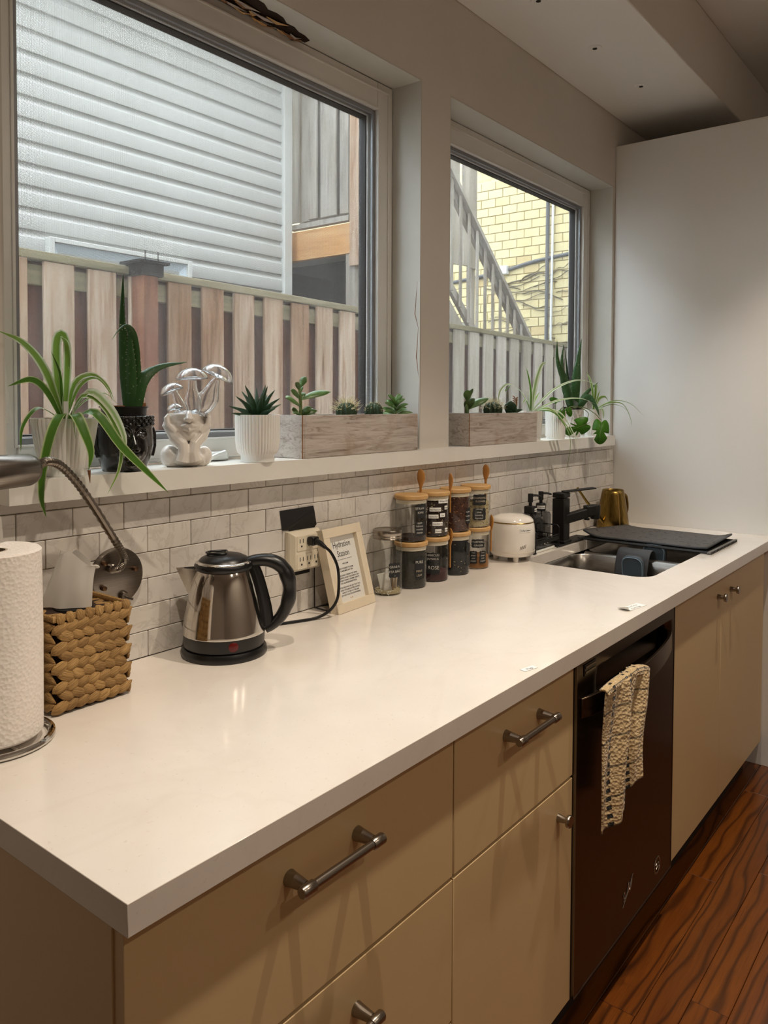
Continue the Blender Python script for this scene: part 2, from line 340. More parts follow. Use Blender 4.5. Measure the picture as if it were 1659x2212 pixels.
# whitewashed planter wood
t = NT('washed_wood'); t.set(rough=.8); v = t.coord((1.0, 5, 11)); n = t.noise(v, 9, 6, .65, 1.2); n2 = t.noise(t.coord((2.0, 2, 3)), 5, 5, .6, .6)
c = t.ramp(n, [(.28, '#6f5a4c'), (.38, '#a3968b'), (.5, '#bdb3aa'), (.8, '#d0c9c2')]); c = t.mix(t.ramp(n2, [(.55, (0, 0, 0)), (.72, (.5, .5, .5))]), c, '#94795f'); t.col(c); t.bump(n, .35, .002)
plain('raw_wood', '#8a5f3c', .8, var=.2, vscale=30)
plain('bamboo', '#c69c63', .5, var=.12, vscale=25)
plain('spoon_wood', '#b07c3c', .5, var=.1, vscale=25)
plain('frame_wood', '#e0d2ba', .5, var=.04, vscale=20)
def leafmat(name, edge, mid, m0=.2, m1=.32, rough=.4, tl=.35):
    t = NT(name); tc = t.node('ShaderNodeTexCoord'); sp = t.node('ShaderNodeSeparateXYZ'); t.link(tc.outputs['UV'], sp.inputs[0])
    d = t.math('ABSOLUTE', t.math('SUBTRACT', sp.outputs['X'], .5)); n = t.noise(t.coord((60, 60, 60)), 1.2, 3)
    c = t.mix(t.ramp(d, [(m0, (0, 0, 0)), (m1, (1, 1, 1))]), mid, edge); c = t.mix(t.math('MULTIPLY', n, .35), c, tuple(.6 * x for x in lin(mid))); t.col(c); t.set(rough=rough)
    ts = t.node('ShaderNodeBsdfTranslucent'); t.link(c, ts.inputs[0]); mx = t.node('ShaderNodeMixShader'); mx.inputs[0].default_value = tl; t.link(t.b.outputs[0], mx.inputs[1]); t.link(ts.outputs[0], mx.inputs[2]); t.link(mx.outputs[0], t.out.inputs[0])
leafmat('spider_leaf', '#e3ead0', '#7ea244', .26, .40)
leafmat('spider_dark', '#cbd9a2', '#4f7d26', .34, .46)
leafmat('spider_pale', '#e6ecd6', '#93b06c', .10, .3)
leafmat('monstera_leaf', '#5c9a2c', '#4a8a24', tl=.5)
t = NT('aloe'); t.set(rough=.42); n = t.noise(t.coord(), 170, 2); c = t.mix(t.ramp(n, [(.66, (0, 0, 0)), (.72, (.7, .7, .7))]), '#2f5a2a', '#9db58a'); t.col(c)
plain('aloe_dark', '#26462a', .42, var=.2, vscale=60)
plain('jade', '#4d6b35', .35, var=.25, vscale=40)
plain('jade_edge', '#587a3c', .35, var=.25, vscale=40)
plain('cactus_green', '#2c4326', .6, var=.25, vscale=60)
plain('spine', '#d9cfa6', .7)
plain('stem', '#6a7a44', .6)
plain('dry_tip', '#8a5a33', .8)
# ================================================================ the room shell
def H(h): return CT + h
XL, XR, YF = -2.3, 3.7, -3.5         # left wall, right wall, wall behind the camera
ZS, ZC = H(1.668), H(1.92)           # soffit, ceiling
W1 = (0.195, 1.3627); W2 = (1.5027, 2.711); WT = H(1.387)
fl = struct('floor', MB().box(XL, XR, YF, 0.2, -0.12, -0.02), 'dark')
plk = [unit_piece('plank', 'oak', .0012, (L, .0815, .02)) for L in (0.62, 0.95, 1.25, 1.6)]
LEN = (0.62, 0.95, 1.25, 1.6)
yy = -0.52; row = 0
while yy > -2.6:
    x = 0.0 - random.uniform(0, .9)
    while x < 3.6:
        k = random.randrange(4)
        piece('plank', plk[k], fl, (x + LEN[k] / 2, yy - .041, -0.0102)); x += LEN[k] + .0012
    yy -= .0826; row += 1
fs = obj('plank_field', MB().box(XL, XR, YF, -2.62, -.02, -.001).box(XL, -.9, -2.62, .2, -.02, -.001), 'oak', fl); fs['kind'] = 'stuff'
m = MB()
m.box(XL, XR, 0.0, .17, -.02, H(.3205))                        # below the sill, with the tiles set in front
m.box(XL, W1[0], 0.0, .17, H(.3205), H(2.1)); m.box(W1[1], W2[0], 0.0, .17, H(.3205), H(2.1)); m.box(W2[1], XR, 0.0, .17, H(.3205), H(2.1))
m.box(W1[0], W1[1], 0.0, .17, WT, H(2.1)); m.box(W2[0], W2[1], 0.0, .17, WT, H(2.1))
wb = struct('wall_back', m, 'wall_paint', smooth=0)
struct('wall_left', MB().box(XL - .12, XL, YF - .1, .3, -.1, H(2.1)), 'wall_paint')
struct('wall_right', MB().box(XR, XR + .12, YF - .1, .3, -.1, H(2.1)), 'wall_paint')
struct('wall_front', MB().box(XL, XR, YF - .12, YF, -.1, H(2.1)), 'wall_paint')
cl = struct('ceiling', MB().box(XL - .1, XR + .1, YF - .1, .3, ZC, ZC + .15), 'ceiling_paint')
sf = struct('trim_2', MB().box(XL, XR, -.4, -.0005, ZS, ZC - .0005), 'ceiling_paint', bev=.004)
sf['label'] = 'dropped soffit over the counter with capped fixture holes'
for sx, sy in ((1.671, -.194), (2.063, -.197), (2.461, -.204)):
    r = obj('fixture_hole', MB().lathe([(.0, -.0035), (.008, -.0035), (.008, -.001), (.014, -.0035), (.021, -.003), (.024, -.0004)], (sx, sy, ZS), 20), 'ceiling_paint', sf)
    obj('hole_core', MB().lathe([(.0, -.0042), (.0075, -.0042), (.0075, -.001)], (sx, sy, ZS), 14), 'dark', r)
for lx, ly in LAMPS:
    obj('downlight_or_fill_ring', MB().lathe([(.045, -.001), (.075, -.001), (.078, -.006), (.05, -.009), (.045, -.004)], (lx, ly, ZC), 32, caps=(False, False)), 'vinyl', cl)  # the added rear fills get a ring as well
# reveals (plaster returns round each window)
def reveal(n, x0, x1):
    m = MB(); e = .004
    m.box(x0, x0 + e, .0005, .1, SILL, WT).box(x1 - e, x1, .0005, .1, SILL, WT).box(x0 + e, x1 - e, .0005, .1, WT - e, WT)
    o = struct('trim_%d' % n, m, 'reveal_paint'); o['label'] = 'white plaster return round the window opening'
    return o
rv1 = reveal(3, *W1); rv2 = reveal(4, *W2)
# torn plaster and splintered wood in the top return of the left window
m = MB(); random.seed(3)
pts = []
for i in range(15):
    q = i / 14; pts.append((.66 + .335 * q, .03 + .045 * q * q + random.uniform(-.006, .006)))
back = [(.995, .094), (.62, .094)]
m.prism([(x, y) for x, y in pts] + back, WT - .0055, WT - .0038)
dmg = obj('torn_plaster', m, 'damage_dark', rv1)
for i in range(26):
    q = random.random(); x = .64 + .3 * q; y = .055 + .036 * random.random(); L = random.uniform(.03, .1)
    mm = MB().tube([(x, y, WT - .008 - random.random() * .006), (x + L * .5, y + .003, WT - .010 - random.random() * .006), (x + L, y + .01 * random.random(), WT - .007)], [.0015, random.uniform(.003, .006), .001], 5, flat=.5)
    obj('splinter', mm, random.choice(('raw_wood', 'bamboo', 'damage_dark', 'washed_wood')), rv1)
# cracked corner of the pillar beside the left window
obj('crack', MB().tube([(1.3595, .004, SILL + z) for z in (.02, .12, .2)] + [(1.3585, .012, SILL + .26), (1.3590, .006, SILL + .34), (1.3583, .018, SILL + .38), (1.3588, .010, SILL + .47)], [.0004, .0012, .0008, .0015, .0007, .0012, .0003], 5), 'raw_wood', rv1)

def ring(m, x0, x1, z0, z1, wl, wr, wb_, wt, y0, y1):
    m.box(x0, x0 + wl, y0, y1, z0, z1); m.box(x1 - wr, x1, y0, y1, z0, z1); m.box(x0 + wl, x1 - wr, y0, y1, z0, z0 + wb_); m.box(x0 + wl, x1 - wr, y0, y1, z1 - wt, z1); return m
def window(n, x0, x1, label):
    z0, z1 = SILL + .0005, WT - .0045; x0 += .0045; x1 -= .0045
    w = struct('window_%d' % n, ring(MB(), x0, x1, z0, z1, .068, .068, .05, .078, .1, .165), 'vinyl', bev=.003); w['label'] = label
    a, b, c, d = x0 + .068, x1 - .068, z0 + .05, z1 - .078
    obj('frame_bead', ring(MB(), x0 + .018, x1 - .018, z0 + .004, z1 - .02, .006, .006, .006, .006, .0965, .1002), 'vinyl', w, bev=.0015)
    obj('frame_bead', ring(MB(), a - .006, b + .006, c - .005, d + .006, .006, .006, .005, .006, .0965, .1002), 'vinyl', w, bev=.0015)
    obj('screen_frame', ring(MB(), a + .0005, b - .0005, c + .0005, d - .0005, .011, .011, .011, .011, .108, .116), 'screen_alu', w, bev=.001)
    obj('insect_screen', MB().add([(a + .011, .112, c + .011), (b - .011, .112, c + .011), (b - .011, .112, d - .011), (a + .011, .112, d - .011)], [(0, 1, 2, 3)]), 'insect_mesh', w, smooth=0)
    obj('sash', ring(MB(), a + .0005, b - .0005, c + .0005, d - .0005, .013, .013, .013, .013, .124, .158), 'vinyl', w, bev=.002)
    obj('gasket', ring(MB(), a + .013, b - .013, c + .013, d - .013, .004, .004, .004, .004, .130, .154), 'gasket', w)
    obj('pane', MB().box(a + .014, b - .014, .1455, .1495, c + .014, d - .014), 'window_glass', w, smooth=0)
    return w
w1 = window(1, W1[0], W1[1], 'wide white vinyl window with an insect screen facing grey siding')
w2 = window(2, W2[0], W2[1], 'white vinyl window beside the tall cabinet facing a yellow brick wall')
# folding crank handle of the left window and its side lock
m = MB().box(.668, .735, .074, .0965, SILL + .0005, SILL + .012).box(.68, .72, .06, .0965, SILL + .002, SILL + .02)
obj('crank_cover', m, 'vinyl', w1, bev=.004, seg=3)
obj('crank_handle', MB().tube([(.715, .066, SILL + .018), (.69, .060, SILL + .014), (.66, .056, SILL + .006)], [.006, .005, .006], 8), 'vinyl', w1)
obj('side_lock', MB().box(.228, .243, .088, .099, SILL + .08, SILL + .2), 'vinyl', w1, bev=.003)
obj('lock_lever', MB().tube([(.2355, .088, SILL + .19), (.2355, .076, SILL + .15), (.2355, .072, SILL + .09)], [.006, .005, .006], 8), 'vinyl', w1)
o = struct('trim_1', MB().box(.183, 2.664, -.0405, -.0002, H(.3205), SILL).box(W1[0] + .0005, W1[1] - .0005, -.0002, .0998, H(.3205), SILL).box(W2[0] + .0005, 2.71, -.0002, .0998, H(.3205), SILL).box(W1[1] - .0005, W2[0] + .0005, -.0002, .0, H(.3205), SILL), 'sill_paint', bev=.003)
o['label'] = 'long white window sill board above the marble tiles'

# marble tiles: own pieces set on a grout bed
gb = obj('grout_bed', MB().box(-.42, 2.726, -.0045, -.0002, H(-.001), H(.3203)), 'grout', wb, smooth=0)
TX, TZ = .1017, .0504; tm = {}
def tile_mesh(wd, ht):
    k = (round(wd, 3), round(ht, 3))
    if k not in tm: tm[k] = unit_piece('tile', 'marble_tile', .0011, (wd, .009, ht))
    return tm[k]
for r_ in range(7):
    z0 = H(r_ * TZ + .0006); z1 = H(min((r_ + 1) * TZ - .0008, .3200)); ph = .209 if r_ % 2 else .209 + TX / 2
    k0 = math.floor((-.40 - ph) / TX)
    for k in range(k0, k0 + 34):
        x0 = max(ph + k * TX + .0007, -.415); x1 = min(ph + (k + 1) * TX - .0007, 2.7255)
        if x1 - x0 < .012: continue
        piece('tile', tile_mesh(x1 - x0, z1 - z0), wb, ((x0 + x1) / 2, -.0045 + random.uniform(-.0004, .0004), (z0 + z1) / 2))

# ================================================================ outside
GZ = -0.35
g = struct('ground', MB().box(-14, 22, .35, 24, GZ - .2, GZ), 'concrete')
plain('pale_blue', '#ccd9e4', .4); plain('blind_grey', '#6a6862', .6)
# unseen upper storey of this house, added to keep sky light off the siding
ob = struct('wall_sky_block', MB().box(-6, 9.5, .0, .2, H(2.1), H(6.6)).box(XR + .12, 9.5, .0, .2, GZ, H(2.1)).box(-6, XL - .12, .0, .2, GZ, H(2.1)), 'siding')
# neighbouring house with lap siding
nh = thing('neighbour_house', 'light grey house wall of horizontal vinyl siding beyond the fence', 'house', (1.0, 3.3, GZ))
obj('house_body', MB().box(-5.0, 3.905, 3.17, 8.0, GZ, H(3.1)), 'siding', nh, smooth=0)
prof = [(0, 0), (-.023, .0), (-.025, .004), (-.023, .080), (-.008, .098), (-.002, .112), (-.001, .1262), (0, .1262)]
P_ = .1262; m = MB(); x0, x1 = -5.0, 3.9; n = len(prof)
m.add([(x0, y, z) for y, z in prof] + [(x1, y, z) for y, z in prof], [(i, i + 1, n + i + 1, n + i) for i in range(n - 1)] + [tuple(range(n)), tuple(range(2 * n - 1, n - 1, -1))])
pm = mesh('siding_board', m, 30); pm.materials.append(MT['siding'])
zz = H(1.314) + .035 - 12 * P_
while zz < H(3.0):
    piece('siding_board', pm, nh, (0, 3.17, zz)); zz += P_
obj('corner_post', MB().box(3.87, 3.955, 3.12, 3.21, GZ, H(3.1)), 'siding_trim', nh, bev=.006)
obj('eave', MB().box(-5.2, 3.96, 2.85, 8.2, H(3.1), H(3.22)), 'siding_trim', nh, bev=.01)
obj('roof', MB().add([(-5.2, 2.85, H(3.22)), (3.96, 2.85, H(3.22)), (3.96, 8.2, H(3.22)), (-5.2, 8.2, H(3.22)), (-5.2, 5.5, H(4.2)), (3.96, 5.5, H(4.2))], [(0, 1, 5, 4), (2, 3, 4, 5), (0, 4, 3), (1, 2, 5)]), 'blind_grey', nh, smooth=0)
wn = obj('window_frame', ring(MB(), 1.97, 2.985, H(.75), H(1.445), .035, .035, .035, .028, 3.10, 3.17), 'siding_trim', nh, bev=.004)
m = MB().add([(2.005, 3.12, H(1.417)), (2.95, 3.12, H(1.417)), (2.88, 3.165, H(1.33)), (2.075, 3.165, H(1.33)), (2.005, 3.12, H(.8)), (2.95, 3.12, H(.8)), (2.88, 3.165, H(.85)), (2.075, 3.165, H(.85))], [(0, 1, 2, 3), (1, 5, 6, 2), (4, 0, 3, 7)])
obj('window_return', m, 'pale_blue', wn, smooth=0)
obj('window_pane', MB().box(2.07, 2.885, 3.15, 3.168, H(.85), H(1.332)), 'blind_grey', wn)

# shadow-box fence
fn = thing('board_fence', 'weathered wooden board fence standing across the side yard', 'fence', (4.0, 2.0, GZ))
def ftop(x): return H(1.122 - .0155 * (x - 1.2))
random.seed(11)
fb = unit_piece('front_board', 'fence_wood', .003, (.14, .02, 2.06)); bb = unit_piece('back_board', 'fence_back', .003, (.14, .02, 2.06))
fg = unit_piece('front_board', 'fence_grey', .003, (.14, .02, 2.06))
x = -2.2; i = 0
while x < 7.8:
    piece('front_board', fb if x < 3.9 else fg, fn, (x, 1.965, ftop(x) - .03 - 1.03 + random.uniform(-.004, .004)), rot=(0, random.uniform(-.004, .004), 0))
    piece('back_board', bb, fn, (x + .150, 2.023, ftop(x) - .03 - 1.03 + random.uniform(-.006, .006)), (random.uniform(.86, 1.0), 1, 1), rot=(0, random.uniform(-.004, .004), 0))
    x += .211; i += 1
def sloped(name, mat, y0, y1, dz0, dz1, xa, xb, par):
    m = MB(); z = lambda x, d: ftop(x) + d
    m.add([(xa, y0, z(xa, dz0)), (xb, y0, z(xb, dz0)), (xb, y1, z(xb, dz0)), (xa, y1, z(xa, dz0)), (xa, y0, z(xa, dz1)), (xb, y0, z(xb, dz1)), (xb, y1, z(xb, dz1)), (xa, y1, z(xa, dz1))], [(0, 3, 2, 1), (4, 5, 6, 7), (0, 1, 5, 4), (1, 2, 6, 5), (2, 3, 7, 6), (3, 0, 4, 7)])
    return obj(name, m, mat, par, smooth=0, bev=.004)
for xa, xb in ((-2.3, .62), (.625, 1.80), (1.805, 4.4), (4.405, 7.9)):
    sloped('cap_rail', 'rail_wood', 1.945, 2.06, -.03, .006, xa, xb, fn)
    sloped('cross_rail', 'rail_wood', 1.976, 2.012, -.135, -.05, xa, xb, fn); sloped('cross_rail', 'rail_wood', 1.976, 2.012, -1.5, -1.41, xa, xb, fn)
p = obj('fence_post', MB().box(1.745, 1.825, 1.86, 1.954, GZ, H(1.10)), 'fence_back', fn, bev=.004)
m = MB().box(1.725, 1.845, 1.845, 1.969, H(1.075), H(1.130)).box(1.705, 1.865, 1.825, 1.99, H(1.130), H(1.142)).cyl((1.74, 1.84, H(1.14)), (1.74, 1.84, H(1.185)), .0022, 6).cyl((1.81, 1.84, H(1.14)), (1.81, 1.84, H(1.185)), .0022, 6)
obj('post_cap', m, 'black_matte', p)
for px in (4.38, 6.9): obj('fence_post', MB().box(px - .045, px + .045, 2.034, 2.12, GZ, ftop(px) - .03), 'fence_wood', fn, bev=.004)

# deck with a slatted privacy screen behind the house corner
dk = thing('raised_deck', 'raised wooden deck with upright privacy slats behind the house corner', 'deck', (4.6, 3.0, GZ))
sm_ = unit_piece('slat', 'deck_wood', .003, (.022, .088, 1.9))
random.seed(5)
for k in range(6):
    piece('slat', sm_, dk, (4.05 + (.03 if k % 2 else 0), 3.19 - .1 * k, H(1.90 + .95) + random.uniform(-.02, .02)))
bm_ = unit_piece('backing_slat', 'deck_wood', .003, (.02, .1, 1.9))
for k in range(6): piece('backing_slat', bm_, dk, (4.11, 3.14 - .1 * k, H(2.85)))
obj('bottom_rail', MB().box(4.02, 4.075, 2.6, 3.22, H(1.845), H(1.885)), 'deck_wood', dk, bev=.003)
obj('rim_beam', MB().box(4.02, 4.07, 2.55, 3.6, H(1.60), H(1.825)), 'beam_wood', dk, bev=.003)
obj('corner_post', MB().box(4.0, 4.09, 2.48, 2.575, H(1.50), H(4.3)), 'fence_wood', dk, bev=.004)
obj('support_post', MB().box(4.03, 4.12, 2.54, 2.635, GZ, H(1.60)), 'deck_wood', dk, bev=.004)
obj('deck_board_field', MB().box(4.08, 4.95, 2.5, 4.6, H(1.76), H(1.80)), 'deck_wood', dk)
plain('under_deck_shade', '#1f1a18', .95)  # near-black sheets paint in the shade below the deck
obj('deck_shade_panel', MB().box(4.9, 4.95, 2.7, 6.0, GZ, H(1.755)), 'under_deck_shade', dk)
obj('deck_shade_back', MB().box(4.0, 4.9, 3.55, 3.6, GZ, H(1.59)), 'under_deck_shade', dk)
# stair railing running down past the second window
st = thing('stair_railing', 'grey weathered stair railing sloping down behind the fence', 'railing', (6.0, 2.6, GZ))
za = lambda x: H(2.493 - .931 * (x - 5.35))
def slope_bar(name, xa, xb, dz0, dz1, y0, y1, mat='deck_wood'):
    m = MB(); m.add([(xa, y0, za(xa) + dz0), (xb, y0, za(xb) + dz0), (xb, y1, za(xb) + dz0), (xa, y1, za(xa) + dz0), (xa, y0, za(xa) + dz1), (xb, y0, za(xb) + dz1), (xb, y1, za(xb) + dz1), (xa, y1, za(xa) + dz1)], [(0, 3, 2, 1), (4, 5, 6, 7), (0, 1, 5, 4), (1, 2, 6, 5), (2, 3, 7, 6), (3, 0, 4, 7)])
    return obj(name, m, mat, st, smooth=0, bev=.003)
slope_bar('hand_rail', 5.0, 7.6, -.05, 0, 2.53, 2.67); slope_bar('upper_rail', 5.0, 7.6, -.15, -.055, 2.585, 2.625); slope_bar('lower_rail', 5.0, 7.6, -1.0, -.9, 2.585, 2.625); slope_bar('stringer', 5.0, 7.6, -1.45, -1.12, 2.57, 2.61)
bal = unit_piece('baluster', 'deck_wood', .003, (.04, .014, .98))
x = 5.06
while x < 7.4: piece('baluster', bal, st, (x, 2.56, za(x) - .54)); x += .14
# tall boards behind the railing
sb = thing('board_screen', 'tall upright grey boards behind the stair railing', 'fence', (6.6, 3.3, GZ))
bd = unit_piece('board', 'deck_wood', .004, (.15, .025, 2.3))
for k in range(6): piece('board', bd, sb, (6.02 + .172 * k + .01, 3.3 + (.03 if k % 2 else 0), H(1.95) + 1.15))
for px in (5.98, 6.93): obj('screen_post', MB().box(px, px + .07, 3.36, 3.43, GZ, H(4.1)), 'deck_wood', sb, bev=.004)
obj('cross_rail', MB().box(5.9, 7.05, 3.343, 3.36, H(2.0), H(2.1)), 'deck_wood', sb)
ub = thing('utility_box', 'pale blue box standing under the stair beyond the railing', 'box', (6.9, 3.6, GZ))
obj('box_body', MB().box(6.5, 7.25, 3.5, 3.9, GZ, H(1.34)), 'pale_blue', ub, bev=.01); obj('box_lid', MB().box(6.48, 7.27, 3.48, 3.92, H(1.34), H(1.38)), 'white_metal', ub, bev=.005)

# yellow brick building at the end of the yard
bw = thing('brick_building', 'pale yellow brick wall with pipes and bare vines', 'building', (8.2, 4.0, GZ))
obj('wall_body', MB().box(8.012, 9.5, 0.6, 12.0, GZ, H(5.2)), 'brick_far', bw, smooth=0)
obj('mortar_bed', MB().box(8.006, 8.012, 2.38, 4.62, H(.86), H(3.2)), 'mortar', bw, smooth=0)
bk = unit_piece('brick', 'yellow_brick', .004, (.02, .192, .098)); hb = unit_piece('half_brick', 'yellow_brick', .004, (.02, .092, .098))
for r_ in range(22):
    z = H(.87 + .053 + .106 * r_); off = .1 if r_ % 2 else 0
    for k in range(11): piece('brick', bk, bw, (8.004 + random.uniform(-.002, .002), 2.5 + off + .2 * k, z))
    piece('half_brick', hb, bw, (8.004, 2.45 if r_ % 2 else 4.65 - .0, z))
obj('conduit', MB().cyl((7.98, 2.99, H(.6)), (7.98, 2.985, H(2.9)), .022, 10).cyl((7.98, 2.985, H(2.9)), (7.98, 2.985, H(4.5)), .022, 10), 'pipe_grey', bw)
obj('downpipe', MB().cyl((7.97, 2.93, H(.7)), (7.97, 2.90, H(4.5)), .014, 8), 'white_metal', bw)
obj('thick_cable', MB().tube(spl([(7.985, 2.4, H(2.24)), (7.985, 2.8, H(2.20)), (7.985, 3.2, H(2.16)), (7.985, 3.6, H(2.09)), (7.985, 4.3, H(2.02))], 20), .022, 8), 'pipe_grey', bw)
obj('junction_box', MB().box(7.93, 7.99, 3.5, 3.6, H(2.05), H(2.15)), 'white_metal', bw, bev=.006)
plain('vine', '#57503f', .9)
random.seed(21)
for k in range(34):
    y = random.uniform(2.6, 3.75); z = H(random.uniform(1.0, 2.0)); L = random.uniform(.2, .7); s_ = random.choice((-1, 1)); p = [(7.985, y, z)]
    for j in range(4): p.append((7.985 - .01 * random.random(), p[-1][1] + s_ * L / 4, p[-1][2] + random.uniform(-.03, .06)))
    obj('vine', MB().tube(spl(p, 10), random.uniform(.003, .007), 5), 'vine', bw)
# ================================================================ base cabinets, counter, sink, dishwasher
FY = -0.62
def handle(par, x0, x1, z, o=None):
    h = obj('handle', MB().tube([(x0 - .013, -.6545, z), (x1 + .013, -.6545, z)], .0058, 14), 'nickel', par)
    for x in (x0, x1):
        obj('handle_post', MB().tube([(x, FY - .0002, z), (x, FY - .006, z), (x, -.649, z)], [.0105, .0095, .0068], 14), 'nickel', h)
        s_ = -1 if x == x0 else 1
        obj('end_collar', MB().tube([(x - .009 * s_, -.6545, z), (x - .007 * s_, -.6545, z), (x + .012 * s_, -.6545, z), (x + .014 * s_, -.6545, z)], [.0066, .0078, .0078, .0066], 16), 'nickel', h)
    return h
def knob(par, x, z):
    return obj('knob', MB().lathe([(.0, 0), (.0082, 0), (.0075, .006), (.0058, .016), (.0062, .018), (.0118, .020), (.0125, .022), (.0125, .026), (.0115, .0275), (.0, .028)], (0, 0, 0), 24, M=Matrix.Translation((x, FY - .0003, z)) @ Matrix.Rotation(R(90), 4, 'X')), 'nickel', par)
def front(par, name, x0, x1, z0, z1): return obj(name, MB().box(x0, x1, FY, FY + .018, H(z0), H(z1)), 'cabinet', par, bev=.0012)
ZB = -.745
c1 = thing('drawer_cabinet', 'white base cabinet of three drawers at the near end of the counter', 'cabinet', (.3, -.3, 0))
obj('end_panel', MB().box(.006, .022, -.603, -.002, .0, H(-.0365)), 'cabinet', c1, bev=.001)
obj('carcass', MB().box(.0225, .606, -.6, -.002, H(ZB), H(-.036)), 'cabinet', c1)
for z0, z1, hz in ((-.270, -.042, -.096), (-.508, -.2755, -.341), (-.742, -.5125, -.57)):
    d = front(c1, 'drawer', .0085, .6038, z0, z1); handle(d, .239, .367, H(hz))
obj('plinth', MB().box(.022, .606, -.56, -.545, .0, H(ZB) - .0005), 'plinth', c1)
c2 = thing('door_cabinet', 'white base cabinet with one drawer above a knobbed door, beside the dishwasher', 'cabinet', (.83, -.3, 0))
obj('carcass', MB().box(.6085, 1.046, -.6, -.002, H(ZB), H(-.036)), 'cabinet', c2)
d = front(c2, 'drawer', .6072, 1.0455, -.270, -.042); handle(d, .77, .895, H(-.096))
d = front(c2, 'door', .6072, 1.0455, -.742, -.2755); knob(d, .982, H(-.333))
obj('plinth', MB().box(.6085, 1.046, -.56, -.545, .0, H(ZB) - .0005), 'plinth', c2)
c3 = thing('sink_cabinet', 'white two-door sink cabinet with small knobs, under the far counter end', 'cabinet', (2.15, -.3, 0))
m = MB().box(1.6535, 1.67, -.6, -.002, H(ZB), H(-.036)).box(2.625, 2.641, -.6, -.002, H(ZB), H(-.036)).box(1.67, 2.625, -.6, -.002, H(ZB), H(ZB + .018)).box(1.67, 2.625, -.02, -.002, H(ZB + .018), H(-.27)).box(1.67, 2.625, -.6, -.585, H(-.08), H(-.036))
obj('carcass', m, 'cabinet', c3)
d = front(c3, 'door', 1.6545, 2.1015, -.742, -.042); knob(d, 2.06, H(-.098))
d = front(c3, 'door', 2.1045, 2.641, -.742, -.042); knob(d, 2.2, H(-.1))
obj('plinth', MB().box(1.6535, 2.641, -.56, -.545, .0, H(ZB) - .0005), 'plinth', c3)
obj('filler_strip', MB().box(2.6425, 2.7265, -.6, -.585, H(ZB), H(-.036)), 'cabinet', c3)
# tall cabinet at the end
tc_ = thing('tall_cabinet', 'tall plain white cabinet side closing off the counter at the far end', 'cabinet', (3.0, -.4, 0))
obj('side_panel', MB().box(2.728, 2.746, -.86, -.0008, .0, H(1.552)), 'panel_white', tc_, bev=.0012)
obj('carcass', MB().box(2.7465, 3.40, -.855, -.03, .08, H(1.548)), 'panel_white', tc_)
obj('door', MB().box(2.748, 3.40, -.878, -.8555, .09, H(1.55)), 'panel_white', tc_, bev=.0015)
obj('far_panel', MB().box(3.4005, 3.418, -.86, -.0008, .0, H(1.552)), 'panel_white', tc_)
obj('plinth', MB().box(2.7465, 3.40, -.80, -.785, .0, .079), 'plinth', tc_)
# worktop with a rounded sink cut-out
def rrect(x0, x1, y0, y1, r, n=8, sub=0):
    out = []
    for cx, cy, a0 in ((x1 - r, y1 - r, 0), (x0 + r, y1 - r, 90), (x0 + r, y0 + r, 180), (x1 - r, y0 + r, 270)):
        for i in range(n + 1): a = R(a0 + 90 * i / n); out.append((cx + r * math.cos(a), cy + r * math.sin(a)))
    if sub:
        o2 = []
        for i, p in enumerate(out):
            q = out[(i + 1) % len(out)]; o2.append(p)
            if math.hypot(q[0] - p[0], q[1] - p[1]) > .05: o2 += [(p[0] + (q[0] - p[0]) * k / sub, p[1] + (q[1] - p[1]) * k / sub) for k in range(1, sub)]
        out = o2
    return out
HX0, HX1, HY0, HY1 = 1.737, 2.58, -.522, -.121
def slab(x0, x1, y0, y1, z0, z1, hole):
    cx = sum(p[0] for p in hole) / len(hole); cy = sum(p[1] for p in hole) / len(hole); m = MB(); n = len(hole); Q = []
    def side(p):
        dx, dy = p[0] - cx, p[1] - cy; best = None
        for k, (den, num) in enumerate(((dx, x1 - cx), (dx, x0 - cx), (dy, y1 - cy), (dy, y0 - cy))):
            if abs(den) > 1e-9 and num / den > 0 and (best is None or num / den < best[0]): best = (num / den, k)
        return (cx + dx * best[0], cy + dy * best[0]), best[1]
    S = [side(p) for p in hole]; corner = {(0, 2): (x1, y1), (2, 1): (x0, y1), (1, 3): (x0, y0), (3, 0): (x1, y0)}
    outer = []
    vs = []; fs = []
    for z in (z1, z0):
        b = len(vs); vs += [(x, y, z) for x, y in hole] + [(s_[0][0], s_[0][1], z) for s_ in S]; cb = {}
        for i in range(n):
            j = (i + 1) % n; mid = []
            key = (S[i][1], S[j][1])
            if key in corner:
                cb[key] = len(vs); vs.append((*corner[key], z)); mid = [cb[key]]
            f = [b + i, b + n + i] + mid + [b + n + j, b + j]
            fs.append(tuple(f) if z == z0 else tuple(reversed(f)))
            if z == z1: outer.append((i, j, bool(mid), key))
        if z == z1: ct = dict(cb)
        else: cbm = dict(cb); b0 = b
    for i, j, hm, key in outer:
        fs.append((i, j, b0 + j, b0 + i))
        if hm: fs.append((n + i, b0 + n + i, cbm[key], ct[key])); fs.append((ct[key], cbm[key], b0 + n + j, n + j))
        else: fs.append((n + i, b0 + n + i, b0 + n + j, n + j))
    return m.add(vs, fs)
wt_ = obj('worktop', slab(0.0, 2.7275, -.64, -.0095, H(-.0345), CT, rrect(HX0, HX1, HY0, HY1, .055, 8, 12)), 'quartz', None, bev=.0022, seg=2, loc=(0, 0, 0))
tag(wt_, 'long white speckled quartz worktop running under both windows', 'counter')
